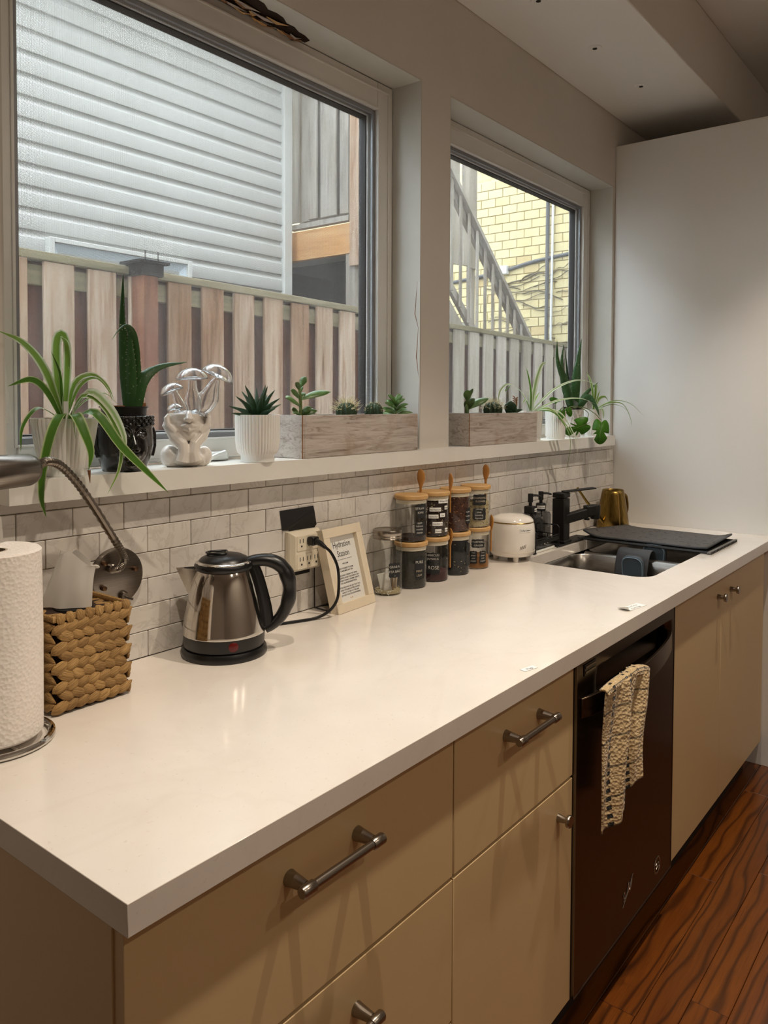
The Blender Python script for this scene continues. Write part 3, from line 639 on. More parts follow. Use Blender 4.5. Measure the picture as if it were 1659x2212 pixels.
# undermount double bowl
sk = thing('kitchen_sink', 'stainless steel double bowl sink set under the white worktop', 'sink', (2.1, -.32, H(-.25)))
def bowl(x0, x1, y0, y1, zt, zb, r):
    m = MB(); L = []
    for e, z, rr in ((.0, zt, r), (-.003, zt - .003, r), (-.006, zt - .06, r), (-.012, zb + .04, r), (-.02, zb + .012, r * .95), (-.045, zb, r * .7), (-.12, zb - .003, r * .3)):
        L.append([(x, y, z) for x, y in rrect(x0 - e, x1 + e, y0 - e, y1 + e, max(rr + e * .4, .01), 6)])
    n = len(L[0]); vs = [p for l in L for p in l]; fs = []
    for k in range(len(L) - 1):
        for i in range(n): j = (i + 1) % n; fs.append((k * n + i, (k + 1) * n + i, (k + 1) * n + j, k * n + j))
    fs.append(tuple((len(L) - 1) * n + i for i in range(n)))
    return m.add(vs, fs)
zt = H(-.0352)
bA = obj('bowl', bowl(1.735, 2.152, -.524, -.119, zt, H(-.21), .07), 'sink_steel', sk, smooth=50); bB = obj('bowl', bowl(2.186, 2.585, -.524, -.119, zt, H(-.21), .07), 'sink_steel', sk, smooth=50)
for b_, cx in ((bA, 1.945), (bB, 2.385)):
    obj('drain', MB().lathe([(.0, .0015), (.018, .0015), (.02, .004), (.04, .004), (.043, .0)], (cx, -.32, H(-.2125)), 24), 'chrome', b_)
fl_ = MB()
o_ = rrect(1.715, 2.605, -.545, -.1, .06); 
m = MB().box(1.70, 1.736, -.55, -.09, zt - .0012, zt).box(2.584, 2.62, -.55, -.09, zt - .0012, zt).box(1.736, 2.584, -.55, -.5235, zt - .0012, zt).box(1.736, 2.584, -.1195, -.09, zt - .0012, zt)
obj('flange', m, 'sink_steel', sk)
m = MB().grid(9, 2, lambda u, v: (2.1525 + .033 * u, -.505 + .365 * v, zt - .003 + .007 * math.sin(math.pi * u) ** .6))
obj('divider', m, 'sink_steel', sk, smooth=60)
# silicone caddy with two sponges hanging over the divider
cd = thing('sponge_caddy', 'dark silicone caddy saddled over the sink divider', 'caddy', (2.169, -.32, H(-.035)))
prof_ = [(2.108, H(-.125)), (2.122, H(-.06)), (2.138, H(-.02)), (2.150, H(-.006)), (2.169, H(-.0015)), (2.188, H(-.006)), (2.2, H(-.02)), (2.213, H(-.06)), (2.222, H(-.13))]
obj('saddle', MB().grid(len(prof_), 7, lambda u, v: (prof_[round(u * (len(prof_) - 1))][0], -.265 - .115 * v, prof_[round(u * (len(prof_) - 1))][1])), 'rubber_grey', cd, smooth=60, solid=.004, sub=1)
obj('pocket', MB().box(2.098, 2.112, -.375, -.27, H(-.135), H(-.085)), 'rubber_grey', cd, bev=.005)
def sponge(label, x, y0, y1, z0, z1, tilt):
    M_ = Matrix.Translation((x, (y0 + y1) / 2, (z0 + z1) / 2)) @ Matrix.Rotation(tilt, 4, 'Y')
    hw, hh = (y1 - y0) / 2, (z1 - z0) / 2; poly = rrect(-hw, hw, -hh, hh, min(hw, hh) * .7, 6)
    M2 = M_ @ Matrix(((0, 0, 1, 0), (1, 0, 0, 0), (0, 1, 0, 0), (0, 0, 0, 1)))
    t_ = thing('sponge', label, 'sponge', (x, (y0 + y1) / 2, z0), 'scrubbers in the sink caddy')
    obj('scrub_pad', MB().prism(poly, -.008, .004, M=M2), 'sponge_blue', t_, bev=.003); obj('foam', MB().prism(poly, .0045, .014, M=M2), 'rubber_grey', t_, bev=.003)
    ring_ = [tuple(M2 @ Vector((x_ * .9, y_ * .9, -.0085))) for x_, y_ in poly]
    obj('edge_seam', MB().tube(ring_, .0015, 5, closed=True), 'sponge_light', t_)
plain('sponge_light', '#7d93a5', .8)
sponge('blue-grey scrubber in the caddy on the near side of the sink divider', 2.096, -.377, -.302, H(-.095), H(-.012), R(-8))
sponge('blue-grey scrubber behind the sink divider, half hidden', 2.232, -.40, -.32, H(-.09), H(.010), R(8))

# dishwasher
dw = thing('dishwasher', 'dark stainless dishwasher between the white cabinets', 'dishwasher', (1.35, -.3, 0))
obj('tub', MB().box(1.052, 1.648, -.59, -.01, H(ZB), H(-.036)), 'dark', dw)
X0, X1 = 1.0505, 1.6475
def dy(u, v):
    x = X0 + (X1 - X0) * u; z = -.742 + (.702) * v
    a = max(0, min(1, (x - 1.14) / .07)) * max(0, min(1, (1.625 - x) / .05)); q = (z + .115) / .042
    d_ = .032 * (a * a * (3 - 2 * a)) * max(0, 1 - q * q) ** .5 if abs(q) < 1 else 0
    return (x, -.6255 + d_, H(z))
def dfn(u, v): return dy(u, v)
m = MB(); NU, NV = 40, 70; vv = [i / 20 * .8 for i in range(20)] + [.8 + .2 * i / (NV - 21) for i in range(NV - 20)]
m.grid(NU, NV, lambda u, v: dfn(u, vv[round(v * (NV - 1))]))
n0 = len(m.v); m.box(X0, X1, -.6, -.59, H(-.742), H(-.04))
dd = obj('door', m, 'dw_steel', dw, smooth=50)
m = MB()
for x in (X0, X1): m.box(x - .0012, x + .0012, -.6265, -.59, H(-.742), H(-.04))
m.box(X0, X1, -.6265, -.59, H(-.744), H(-.7415))
obj('door_edge', m, 'nickel_dark', dw)
hp = [(1.068 + .545 * i / 24, -.630 - .036 * math.sin(math.pi * i / 24) ** .7, 0) for i in range(25)]
m = MB(); vs = []; fs = []
for i, (x, y, _) in enumerate(hp):
    hh = .021 + .003 * math.sin(math.pi * i / 24); dz = -.0 + .018 * (i / 24)
    vs += [(x, y, H(-.138 - hh + dz)), (x, y, H(-.138 + hh + dz)), (x, y + .009, H(-.138 + hh + dz)), (x, y + .009, H(-.138 - hh + dz))]
for i in range(24):
    for k in range(4): fs.append((i * 4 + k, i * 4 + (k + 1) % 4, i * 4 + 4 + (k + 1) % 4, i * 4 + 4 + k))
fs += [(3, 2, 1, 0), (96, 97, 98, 99)]; m.add(vs, fs); obj('bar_handle', m, 'dw_steel', dw, smooth=30, bev=.002)
vt = obj('vent_grille', MB().box(1.082, 1.14, -.6275, -.6257, H(-.076), H(-.052)), 'black_plastic', dw, bev=.0006)
for k in range(2): obj('vent_slot', MB().box(1.086, 1.136, -.6288, -.6276, H(-.0705 + .011 * k), H(-.0665 + .011 * k)), 'nickel_dark', vt)
em = obj('round_badge', MB().lathe([(.0175, .0), (.0185, .0012), (.0215, .0012), (.0225, .0)], (0, 0, 0), 32, M=Matrix.Translation((1.543, -.6258, H(-.69))) @ Matrix.Rotation(R(90), 4, 'X'), caps=(False, False)), 'nickel', dw)
obj('badge_mark', MB().tube([(1.543 + .012 * math.cos(a), -.6266, H(-.69) + .007 * math.sin(2 * a)) for a in [i * .5 for i in range(13)]], .0007, 5), 'nickel', em)
sc_ = spl([(1.318, 0, -.672), (1.326, 0, -.660), (1.322, 0, -.652), (1.316, 0, -.662), (1.330, 0, -.668), (1.340, 0, -.655), (1.348, 0, -.640), (1.345, 0, -.664), (1.352, 0, -.652), (1.357, 0, -.662), (1.364, 0, -.650), (1.369, 0, -.640)], 50)
obj('script_logo', MB().tube([(p.x, -.6263, H(p.z + .0)) for p in sc_], .0011, 5).tube([(1.312, -.6263, H(-.684)), (1.345, -.6263, H(-.660)), (1.374, -.6263, H(-.630))], .0008, 5), 'chrome', dw)
obj('kick_plate', MB().box(1.052, 1.648, -.56, -.545, .0, H(ZB) - .0005), 'plinth', dw)
# tea towel over the dishwasher bar
t = NT('towel_cloth'); t.set(rough=.95, sheen=.3); tc = t.node('ShaderNodeTexCoord'); sp = t.node('ShaderNodeSeparateXYZ'); t.link(tc.outputs['UV'], sp.inputs[0])
su = t.math('FRACT', t.math('MULTIPLY', sp.outputs['X'], 3.3)); sv = t.math('FRACT', t.math('MULTIPLY', sp.outputs['Y'], 5.5)); dash = t.math('FRACT', t.math('MULTIPLY', sp.outputs['Y'], 19))
wob = t.math('MULTIPLY', t.math('SUBTRACT', t.noise(t.coord((1, 1, 1)), 220, 2), .5), .05)
ms = t.math('MULTIPLY', t.math('LESS_THAN', t.math('ABSOLUTE', t.math('SUBTRACT', t.math('ADD', su, wob), .5)), .085), t.math('GREATER_THAN', dash, .48)); ml = t.math('MULTIPLY', t.math('LESS_THAN', t.math('ABSOLUTE', t.math('SUBTRACT', sv, .5)), .035), .75)
n = t.noise(t.coord(), 120, 3); c = t.ramp(n, [(.3, '#b89c70'), (.7, '#dcc498')]); c = t.mix(t.math('MAXIMUM', ms, ml), c, '#14120f'); t.col(c)
vo = t.node('ShaderNodeTexVoronoi'); vo.inputs['Scale'].default_value = 150; t.link(t.coord((1, 1, 1)), vo.inputs['Vector']); t.bump(vo.outputs['Distance'], .8, .005)
def towel_layer(x0t, x1t, x0b, x1b, zl, zr, yo, ph, wave, v0=0.0):
    m = MB(); nu, nv = 46, 60
    def f(u, v):
        a = v * 1.14 - .14           # the first stretch goes back over the bar
        zb = zl + (zr - zl) * u; zt_ = -.106 - .012 * u - .010 * (2 * u - 1) ** 2
        xt = x0t + (x1t - x0t) * u; xb = x0b + (x1b - x0b) * u
        if a < 0: th = (1 + a / .14) * math.pi * .5 + math.pi * .5; q = 0; yb = -.655 - .011 * math.cos(th) * -1; return (xt, -.655 - .018 * math.sin((1 + a / .14) * math.pi / 2 - .0) * 1.0 + .0, H(zt_ + .016 * math.cos((1 + a / .14) * math.pi / 2 - .5)))
        q = a; x = xt + (xb - xt) * q ** .8; fold = wave * (.35 + .65 * min(1, q * 3)) * math.sin(u * 9.5 + ph + q * 1.2) + .004 * math.sin(u * 23 + ph * 2 + 5 * q)
        z = zt_ + .014 + (zb - zt_ - .014) * q
        return (x + .004 * math.sin(q * 6 + ph), -.673 - yo + fold, H(z))
    return m.grid(nu, nv, f)
tw = thing('tea_towel', 'cream waffle tea towel with dashed black stripes hanging on the dishwasher handle', 'towel', (1.2, -.67, H(-.4)))
obj('front_fold', towel_layer(1.095, 1.315, 1.10, 1.26, -.405, -.335, .0, .4, .013), 'towel_cloth', tw, smooth=70, uv=True, solid=.004)
obj('side_fold', towel_layer(1.20, 1.335, 1.235, 1.335, -.245, -.275, -.022, 2.2, .007), 'towel_cloth', tw, smooth=70, uv=True, solid=.004)
# ================================================================ things on the counter and the tiled wall
random.seed(4)
# --- paper towel on a chrome holder
pt = thing('paper_towel_holder', 'chrome paper towel holder at the near left end of the worktop', 'holder', (.085, -.155, CT))
PX, PY = .095, -.165
obj('base_ring', MB().tube([(PX + .078 * math.cos(a), PY + .078 * math.sin(a), CT + .0055) for a in [R(i * 10) for i in range(36)]], .0052, 10, closed=True), 'chrome', pt)
obj('base_spoke', MB().cyl((PX - .075, PY, CT + .006), (PX + .075, PY, CT + .006), .0035).cyl((PX, PY - .075, CT + .006), (PX, PY + .075, CT + .006), .0035), 'chrome', pt)
obj('rod', MB().cyl((PX, PY, CT + .004), (PX, PY, CT + .295), .005), 'chrome', pt); obj('finial', MB().lathe([(.0, 0), (.008, .002), (.011, .010), (.006, .018), (.0, .020)], (PX, PY, CT + .293), 16), 'chrome', pt)
t = NT('towel_paper'); t.set(rough=.95, sss=.05); t.col('#ece4dc'); vo = t.node('ShaderNodeTexVoronoi'); vo.inputs['Scale'].default_value = 190; t.link(t.coord((1, 1, 1.0)), vo.inputs['Vector']); t.bump(vo.outputs['Distance'], .45, .002)
rl = thing('paper_towel_roll', 'white embossed roll of paper towels standing on the chrome holder', 'paper towel', (PX, PY, CT + .012))
obj('sheet', MB().lathe([(.022, 0), (.064, .0), (.0665, .003), (.0675, .14), (.0665, .264), (.0635, .267), (.022, .265)], (PX, PY, CT + .012), 64, caps=(False, False)), 'towel_paper', rl)
obj('cardboard_core', MB().lathe([(.019, 0), (.0219, 0), (.0219, .265), (.019, .265)], (PX, PY, CT + .012), 32, caps=(False, False)), 'paper_beige', rl)
# --- woven tissue box
tb = thing('tissue_box_cover', 'woven seagrass tissue box cover under the gooseneck lamp', 'tissue box', (.258, -.098, CT))
t = NT('seagrass'); t.set(rough=.75); v = t.coord((1, 1, 1), rnd=12.0); n = t.noise(t.coord((25, 300, 900), rnd=12.0), 1.0, 4, .6, .3); oi = t.node('ShaderNodeObjectInfo'); c = t.ramp(n, [(.25, '#5c4424'), (.5, '#9c7a48'), (.75, '#c4a26a')]); c = t.mix(1.0, c, t.ramp(oi.outputs['Random'], [(0, (.75, .7, .65)), (1, (1.1, 1.08, 1.05))]), 'MULTIPLY'); t.col(c); t.bump(n, .5, .003)
BX0, BX1, BY0, BY1, BH = .196, .326, -.149, -.036, .152
obj('inner_box', MB().box(BX0 + .006, BX1 - .006, BY0 + .006, BY1 - .006, CT + .001, CT + BH - .004), 'damage_dark', tb)
def braid_mesh(L, w_, th):
    m = MB(); m.tube(spl([(-L / 2, 0, 0), (-L * .2, -th * .5, w_ * .12), (L * .15, -th * .55, w_ * .1), (L / 2, 0, 0)], 7), [.0012, w_ * .38, w_ * .52, w_ * .55, w_ * .52, w_ * .42, w_ * .26, .001], 7, flat=.55, up=(0, 1, 0))
    me = mesh('weave_strand', m, 60); me.materials.append(MT['seagrass']); return me
bme = [braid_mesh(.036, .0165, .007), braid_mesh(.033, .0155, .007)]
rows = 9
for r_ in range(rows):
    z = CT + .0125 + r_ * .0155; tilt = R(24) if r_ % 2 else R(-24); st_ = .0185
    k = 0; x = BX0 + .012 + (.008 if r_ % 2 else 0)
    while x < BX1 - .004:
        for yy_, rz in ((BY0 + .001, 0), (BY1 - .001, R(180))):
            if rz and r_ > 99: continue
            piece('weave_strand', random.choice(bme), tb, (x, yy_, z + random.uniform(-.001, .001)), (1, 1, random.uniform(.9, 1.1)), (0, tilt if not rz else -tilt, rz))
        x += st_
    y = BY0 + .012
    while y < BY1 - .004:
        for xx_, rz in ((BX0 + .001, R(-90)), (BX1 - .001, R(90))): piece('weave_strand', random.choice(bme), tb, (xx_, y, z + random.uniform(-.001, .001)), (1, 1, random.uniform(.9, 1.1)), (0, tilt, rz))
        y += st_
# top edge wraps and lid weave
obj('rim_roll', MB().tube([(BX0, BY0, CT + BH), (BX1, BY0, CT + BH), (BX1, BY1, CT + BH), (BX0, BY1, CT + BH)], .0055, 8, closed=True), 'seagrass', tb)
ed = braid_mesh(.022, .014, .005)
for k in range(8):
    piece('rim_wrap', ed, tb, (BX0 + .008 + .0165 * k, BY0 - .001, CT + BH - .002), (1, 1, 1), (0, R(75), 0)); 
for r_ in range(6):
    for k in range(7):
        x, y = BX0 + .014 + .0175 * k, BY0 + .014 + .018 * r_
        if .225 < x < .30 and -.125 < y < -.062: continue
        piece('lid_strand', bme[1], tb, (x, y, CT + BH - .003), (1, 1, 1), (R(90), 0, R(30 if r_ % 2 else -30)))
obj('tissue_slot', MB().lathe([(.0, 0), (.03, 0), (.03, .002), (.0, .002)], (.262, -.093, CT + BH - .003), 20), 'dark', tb)
def tis(u, v):
    a = u * 2 * math.pi; k = 1 - v; z = CT + BH + .001 + .086 * v; ax_, bx_ = Vector((.6117, -.7911, 0)), Vector((-.7911, -.6117, 0))
    r1 = .038 * (.60 + .40 * k ** .8) * (1 + .10 * math.sin(3 * a + 2 * v) + .08 * math.sin(7 * a + 1.3)); r2 = r1 * (.42 + .10 * math.sin(5 * a + 4 * v))
    f = max(0, math.cos(a) - .2) / .8 * v ** 3
    p = Vector((.258, -.098, z)) + ax_ * (r1 * math.cos(a) - .010 * k + .018 * f) + bx_ * (r2 * math.sin(a))
    return (p.x, p.y, p.z + .006 * v * math.sin(4 * a + 1) - .026 * f * f)
t = NT('tissue_paper'); t.set(rough=.95); t.col('#e3dfd8'); ts = t.node('ShaderNodeBsdfTranslucent'); ts.inputs[0].default_value = (.8, .78, .74, 1); mx = t.node('ShaderNodeMixShader'); mx.inputs[0].default_value = .35; t.link(t.b.outputs[0], mx.inputs[1]); t.link(ts.outputs[0], mx.inputs[2]); t.link(mx.outputs[0], t.out.inputs[0])
tag(obj('tissue', MB().grid(30, 14, tis, closed_u=True), 'tissue_paper', None, smooth=60, loc=(.262, -.093, CT + BH)), 'white tissue pulled up out of the woven box', 'tissue')
# --- wall lamp with a gooseneck
gl = thing('gooseneck_lamp', 'brushed nickel gooseneck reading lamp screwed to the tiles', 'wall lamp', (.392, -.01, H(.168)))
MY = lambda x, y, z: Matrix.Translation((x, y, z)) @ Matrix.Rotation(R(90), 4, 'X')
obj('wall_plate', MB().lathe([(.0, .0125), (.047, .0125), (.0515, .011), (.053, .006), (.053, .0)], (0, 0, 0), 48, M=MY(.392, -.0096, H(.168))), 'brushed', gl)
for sx, sz in ((.358, .153), (.423, .178), (.36, .198)):
    obj('plate_screw', MB().lathe([(.0, .010), (.0042, .009), (.0048, .004), (.0048, 0)], (0, 0, 0), 14, M=MY(sx, -.0222, H(sz))), 'copper_screw', gl)
sw = obj('switch', MB().lathe([(.0, .008), (.007, .008), (.009, .004), (.0095, 0)], (0, 0, 0), 18, M=MY(.4, -.0222, H(.131))), 'nickel_dark', gl); obj('toggle', MB().cyl((.4, -.030, H(.131)), (.406, -.044, H(.127)), .0022), 'nickel_dark', sw)
GP = [(.373, -.0225, .187), (.3745, -.034, .1872), (.379, -.046, .190), (.383, -.053, .204), (.375, -.056, .222), (.356, -.060, .25), (.308, -.075, .314), (.27, -.09, .357), (.234, -.105, .387), (.204, -.12, .396), (.186, -.127, .390), (.172, -.134, .384)]
gp = [(p.x, p.y, H(p.z)) for p in spl(GP, 120)]
obj('socket', MB().lathe([(.0085, 0), (.0085, .012), (.006, .014)], (0, 0, 0), 18, M=MY(.373, -.0222, H(.187))), 'brushed', gl)
obj('gooseneck', MB().tube(gp, [.0062 + (.0013 if i % 2 else 0) for i in range(len(gp))], 10), 'nickel_dark', gl, smooth=25)
h0 = Vector((.176, -.132, H(.386))); hd = Vector((-.088, -.028, .0005)).normalized()
def along(prof, o, d, n=32, caps=(True, True)):
    z = d.normalized(); x = z.orthogonal().normalized(); y = z.cross(x); M_ = Matrix(((x.x, y.x, z.x, o[0]), (x.y, y.y, z.y, o[1]), (x.z, y.z, z.z, o[2]), (0, 0, 0, 1)))
    return MB().lathe(prof, (0, 0, 0), n, M=M_, caps=caps)
obj('lamp_shade', along([(.0, -.004), (.012, -.004), (.0215, .004), (.0245, .012), (.0262, .105), (.0255, .107), (.024, .10)], h0, hd, 40, (True, False)), 'brushed', gl)
obj('shade_rim', along([(.0264, .103), (.0272, .106), (.0275, .128), (.026, .130), (.0, .126)], h0, hd, 40, (False, False)), 'black_plastic', gl)
# --- kettle
KX, KY = .57, -.104; kd = Vector((.70, -.714, 0)); ks = Vector((.714, .70, 0))
KS = .905
kt = thing('electric_kettle', 'polished steel electric kettle with black handle beside the wall outlet', 'kettle', (KX, KY, CT))
obj('power_base', MB().lathe([(r_, z_ * KS) for r_, z_ in [(.081, 0), (.0825, .003), (.082, .012), (.079, .018), (.074, .0195), (.0, .0195)]], (KX, KY, CT), 56), 'black_plastic', kt)
obj('lower_band', MB().lathe([(r_, z_ * KS) for r_, z_ in [(.070, .0198), (.0765, .0205), (.0775, .024), (.0785, .046), (.0785, .0475), (.07, .0475)]], (KX, KY, CT), 56), 'black_plastic', kt)
obj('body', MB().lathe([(r_, z_ * KS) for r_, z_ in [(.0788, .0477), (.0802, .0485), (.0803, .051), (.0795, .056), (.0755, .088), (.0695, .122), (.0625, .152), (.0565, .172), (.0535, .180), (.0525, .182)]], (KX, KY, CT), 64, caps=(True, True)), 'kettle_steel', kt, smooth=60)
ld = obj('lid_ring', MB().lathe([(r_, z_ * KS) for r_, z_ in [(.0525, .1822), (.0558, .184), (.0572, .188), (.0568, .193), (.0545, .197), (.050, .1985)]], (KX, KY, CT), 56), 'black_plastic', kt)
obj('chrome_ring', MB().lathe([(r_, z_ * KS) for r_, z_ in [(.0545, .1972), (.0548, .1985), (.0505, .2015), (.0485, .2015)]], (KX, KY, CT), 56, caps=(False, False)), 'chrome', kt)
obj('lid_dome', MB().lathe([(r_, z_ * KS) for r_, z_ in [(.0488, .2005), (.045, .2065), (.034, .2125), (.018, .216), (.0, .217)]], (KX, KY, CT), 40), 'black_plastic', kt)
gx = -kd * .016
obj('lid_grip', MB().grid(9, 9, lambda u, v: (KX + gx.x + kd.x * .034 * (u - .5) + ks.x * .03 * (v - .5), KY + gx.y + kd.y * .034 * (u - .5) + ks.y * .03 * (v - .5), CT + .2125 * KS + .0055 * u - .004 * (2 * v - 1) ** 2)), 'dark', kt, solid=.002)
obj('grip_edge', MB().tube(spl([tuple(Vector((KX, KY, CT + .2175 * KS)) + kd * a + ks * b) for a, b in ((-.034, 0), (-.024, .014), (.002, .017), (.004, 0), (.002, -.017), (-.024, -.014), (-.034, 0))], 24), .0022, 6), 'black_plastic', kt)
def kp(a, z, b=0): return tuple(Vector((KX, KY, CT + z * KS)) + kd * a + ks * b)
hpts = spl([kp(.040, .194), kp(.062, .199), (kp(.088, .198)), kp(.110, .186), kp(.123, .162), kp(.127, .132), kp(.122, .102), kp(.110, .076), kp(.094, .058), kp(.080, .050)], 36)
obj('handle', MB().tube(hpts, [.0125 + .0055 * math.sin(math.pi * min(1, i / 32)) + (.0013 * math.sin(i * .9) if 12 < i < 26 else 0) for i in range(37)], 14, flat=[.8] * 37, up=tuple(kd)), 'black_plastic', kt, smooth=70)
obj('handle_spine', MB().tube(spl([kp(.056, .190), kp(.064, .168), kp(.073, .130), kp(.080, .092), kp(.083, .056)], 16), [.008 + .003 * (i / 16) for i in range(17)], 10, flat=1.3, up=tuple(kd)), 'black_plastic', kt)
obj('lid_button', MB().tube(spl([kp(.096, .2035), kp(.109, .1975), kp(.121, .183)], 8), [.004, .0075, .008, .008, .008, .008, .007, .006, .003], 8, flat=.6, up=tuple(kd)), 'black_gloss', kt)
# spout: a V shaped beak
sp_ = [kp(-.050, .183, .018), kp(-.092, .183, 0), kp(-.050, .183, -.018), kp(-.068, .128, 0)]
obj('spout', MB().add([kp(-.046, .184, .02), kp(-.091, .186, 0), kp(-.046, .184, -.02), kp(-.067, .126, 0)], [(0, 3, 1), (1, 3, 2)]), 'kettle_steel', kt, smooth=0, solid=.0016)
obj('spout_mouth', MB().add([kp(-.046, .1825, .019), kp(-.086, .184, 0), kp(-.046, .1825, -.019)], [(0, 1, 2)]), 'dark', kt, smooth=0)
ind = Vector((-.464, -.885, 0)).normalized()
obj('indicator_light', along([(.0, .0012), (.0085, .0008), (.0095, 0)], Vector((KX, KY, CT + .0345 * KS)) + ind * .0782, ind, 24), 'red_lamp', kt, smooth=40).scale = (1, 1, 1)
# --- wall tap with six sockets
ot = thing('outlet_adapter', 'cream six-socket wall adapter plugged in behind the kettle', 'outlet', (.87, -.01, H(.148)))
def frust(x0, x1, z0, z1, ya, yb, e):
    return MB().add([(x0, ya, z0), (x1, ya, z0), (x1, ya, z1), (x0, ya, z1), (x0 + e, yb, z0 + e), (x1 - e, yb, z0 + e), (x1 - e, yb, z1 - e), (x0 + e, yb, z1 - e)], [(0, 1, 2, 3), (7, 6, 5, 4), (1, 0, 4, 5), (2, 1, 5, 6), (3, 2, 6, 7), (0, 3, 7, 4)])
OX0, OX1, OZ0, OZ1 = .826, .926, H(.100), H(.194)
m = MB().box(OX0, OX1, -.022, -.0095, OZ0, OZ1); mm = frust(OX0, OX1, OZ0, OZ1, -.0221, -.036, .009); m.add(mm.v, mm.f)
obj('housing', m, 'cream_plastic', ot, bev=.0015)
for zc, xs_ in ((H(.168), (.852, .876, .900)), (H(.126), (.852, .876, .900))):
    obj('socket_panel', MB().box(.838, .914, -.0375, -.0361, zc - .018, zc + .016), 'cream_plastic', ot, bev=.001)
    for x in xs_:
        for dx in (-.005, .005): obj('slot', MB().box(x + dx - .0009, x + dx + .0009, -.0379, -.0374, zc + .0, zc + .0095), 'dark', ot)
        obj('ground_hole', MB().lathe([(.0, .0005), (.0024, .0005), (.0024, 0)], (0, 0, 0), 10, M=MY(x, -.0376, zc - .0075)), 'dark', ot)
# --- plug and cord of the kettle
cdv = thing('kettle_cord', 'black kettle power cord plugged into the cream wall adapter', 'cord', (.86, -.06, CT))
obj('plug', MB().box(.868, .889, -.058, -.0385, H(.161), H(.181)), 'black_plastic', cdv, bev=.003)
obj('strain_relief', MB().tube([(.8785, -.058, H(.171)), (.879, -.072, H(.167)), (.880, -.085, H(.160))], [.0075, .0062, .0045], 10), 'black_plastic', cdv)
obj('cable', MB().tube(spl([(.8795, -.082, H(.162)), (.888, -.096, H(.147)), (.896, -.108, H(.115)), (.896, -.112, H(.075)), (.890, -.112, H(.042)), (.876, -.102, H(.018)), (.850, -.086, H(.0045)), (.805, -.07, H(.0035)), (.745, -.045, H(.0035)), (.70, -.03, H(.0035)), (.655, -.055, H(.0035))], 70), .0034, 8), 'black_plastic', cdv)
# --- black tape
tp = thing('black_tape', 'patch of black gaffer tape stuck on the tiles above the outlet', 'tape', (.87, -.009, H(.21)))
poly = [(.809, .244), (.917, .2455), (.919, .232), (.930, .199), (.913, .1945), (.911, .19), (.900, .1845), (.880, .179), (.84, .186), (.838, .196), (.816, .1985)]
obj('tape_patch', MB().add([(x, -.0098 - .002 * (i % 3), H(z)) for i, (x, z) in enumerate(poly)], [tuple(range(len(poly)))]), 'black_matte', tp, smooth=0, solid=.0006)
obj('tape_flap', MB().add([(.884, -.0102, H(.196)), (.928, -.0102, H(.2)), (.906, -.020, H(.186)), (.890, -.018, H(.184))], [(0, 1, 2, 3)]), 'black_gloss', tp, smooth=0, solid=.0005)
obj('tape_strip', MB().box(.828, .905, -.0115, -.0098, H(.089), H(.0985)).box(.826, .85, -.0125, -.0116, H(.086), H(.0985)), 'black_matte', tp, smooth=0)
# --- framed note on a wire easel
fr_ = thing('framed_note', 'pale wooden frame with a tea welcome note leaning on a wire easel', 'picture frame', (.98, -.09, CT))
BL = Vector((.909, -.101, CT + .0006)); BR = Vector((1.058, -.090, CT + .0006)); ux = (BR - BL).normalized(); TLp = Vector((.912, -.050, CT + .193)); uy = (TLp - BL); uy = (uy - ux * uy.dot(ux)).normalized(); un = ux.cross(uy)
FW, FH, FB, FD = .149, .199, .022, .024
MF = Matrix(((ux.x, uy.x, un.x, BL.x), (ux.y, uy.y, un.y, BL.y), (ux.z, uy.z, un.z, BL.z), (0, 0, 0, 1)))
for nm, a in (('rail', (0, FW, -FD, 0, 0, FB)), ('rail', (0, FW, -FD, 0, FH - FB, FH)), ('stile', (0, FB, -FD, 0, FB, FH - FB)), ('stile', (FW - FB, FW, -FD, 0, FB, FH - FB))):
    obj('frame_' + nm, MB().box(a[0], a[1], a[4], a[5], a[2], a[3], M=MF), 'frame_wood', fr_, bev=.0008)
obj('backing', MB().box(FB, FW - FB, FB, FH - FB, -FD, -.012, M=MF), 'paper_beige', fr_)
nt = obj('note_sheet', MB().box(FB, FW - FB, FB, FH - FB, -.0118, -.0112, M=MF), 'paper', fr_)
def note(body, y, size, **k):
    mb_ = text_mb(body, size, M=MF @ Matrix.Translation((FW / 2, y, -.0110)), extrude=.00005, **k); obj('lettering', mb_, 'ink', nt, smooth=0)
note('Hydration', .150, .0205, squeeze=.82); note('Station', .128, .0205, squeeze=.82)
obj('rule_line', MB().box(.045, .104, .1205, .1212, -.0111, -.0109, M=MF), 'ink', nt)
for s_, y in (('WELCOME', .1085), ('HELP YOURSELF TO SOME', .0975), ('COMPLIMENTARY TEA', .0915), ('PLEASE KINDLY REVIEW THE LISTED', .0815), ('INGREDIENTS WHEN CHOOSING A TEA.', .0755), ('WE STUDIO CANNOT ASSUME LIABILITY', .0695), ('FOR ALLERGIES/SENSITIVITIES', .0635), ('AFTER ENJOYING, WE ASK THAT YOU', .0535), ('WASH YOUR MUG AFTER USE AND', .0475), ('LEAVE IT TO DRY AT THE SINK', .0415), ('(DO NOT PLACE IN DISHWASHER)', .0355)):
    note(s_, y, .0052, squeeze=.92, bold=.00006)
obj('print_mark', MB().box(.069, .0715, .0265, .0295, -.0111, -.0109, M=MF).box(.0755, .078, .0265, .0295, -.0111, -.0109, M=MF), 'bamboo', nt)
obj('cover_glass', MB().add([tuple(MF @ Vector(p)) for p in ((FB, FB, -.006), (FW - FB, FB, -.006), (FW - FB, FH - FB, -.006), (FB, FH - FB, -.006))], [(0, 1, 2, 3)]), 'picture_glass', fr_, smooth=0)
wr = [(.921, -.022, H(.178)), (.916, -.016, H(.09)), (.9175, -.016, H(.0035)), (.955, -.024, H(.0028)), (1.00, -.045, H(.0028))]
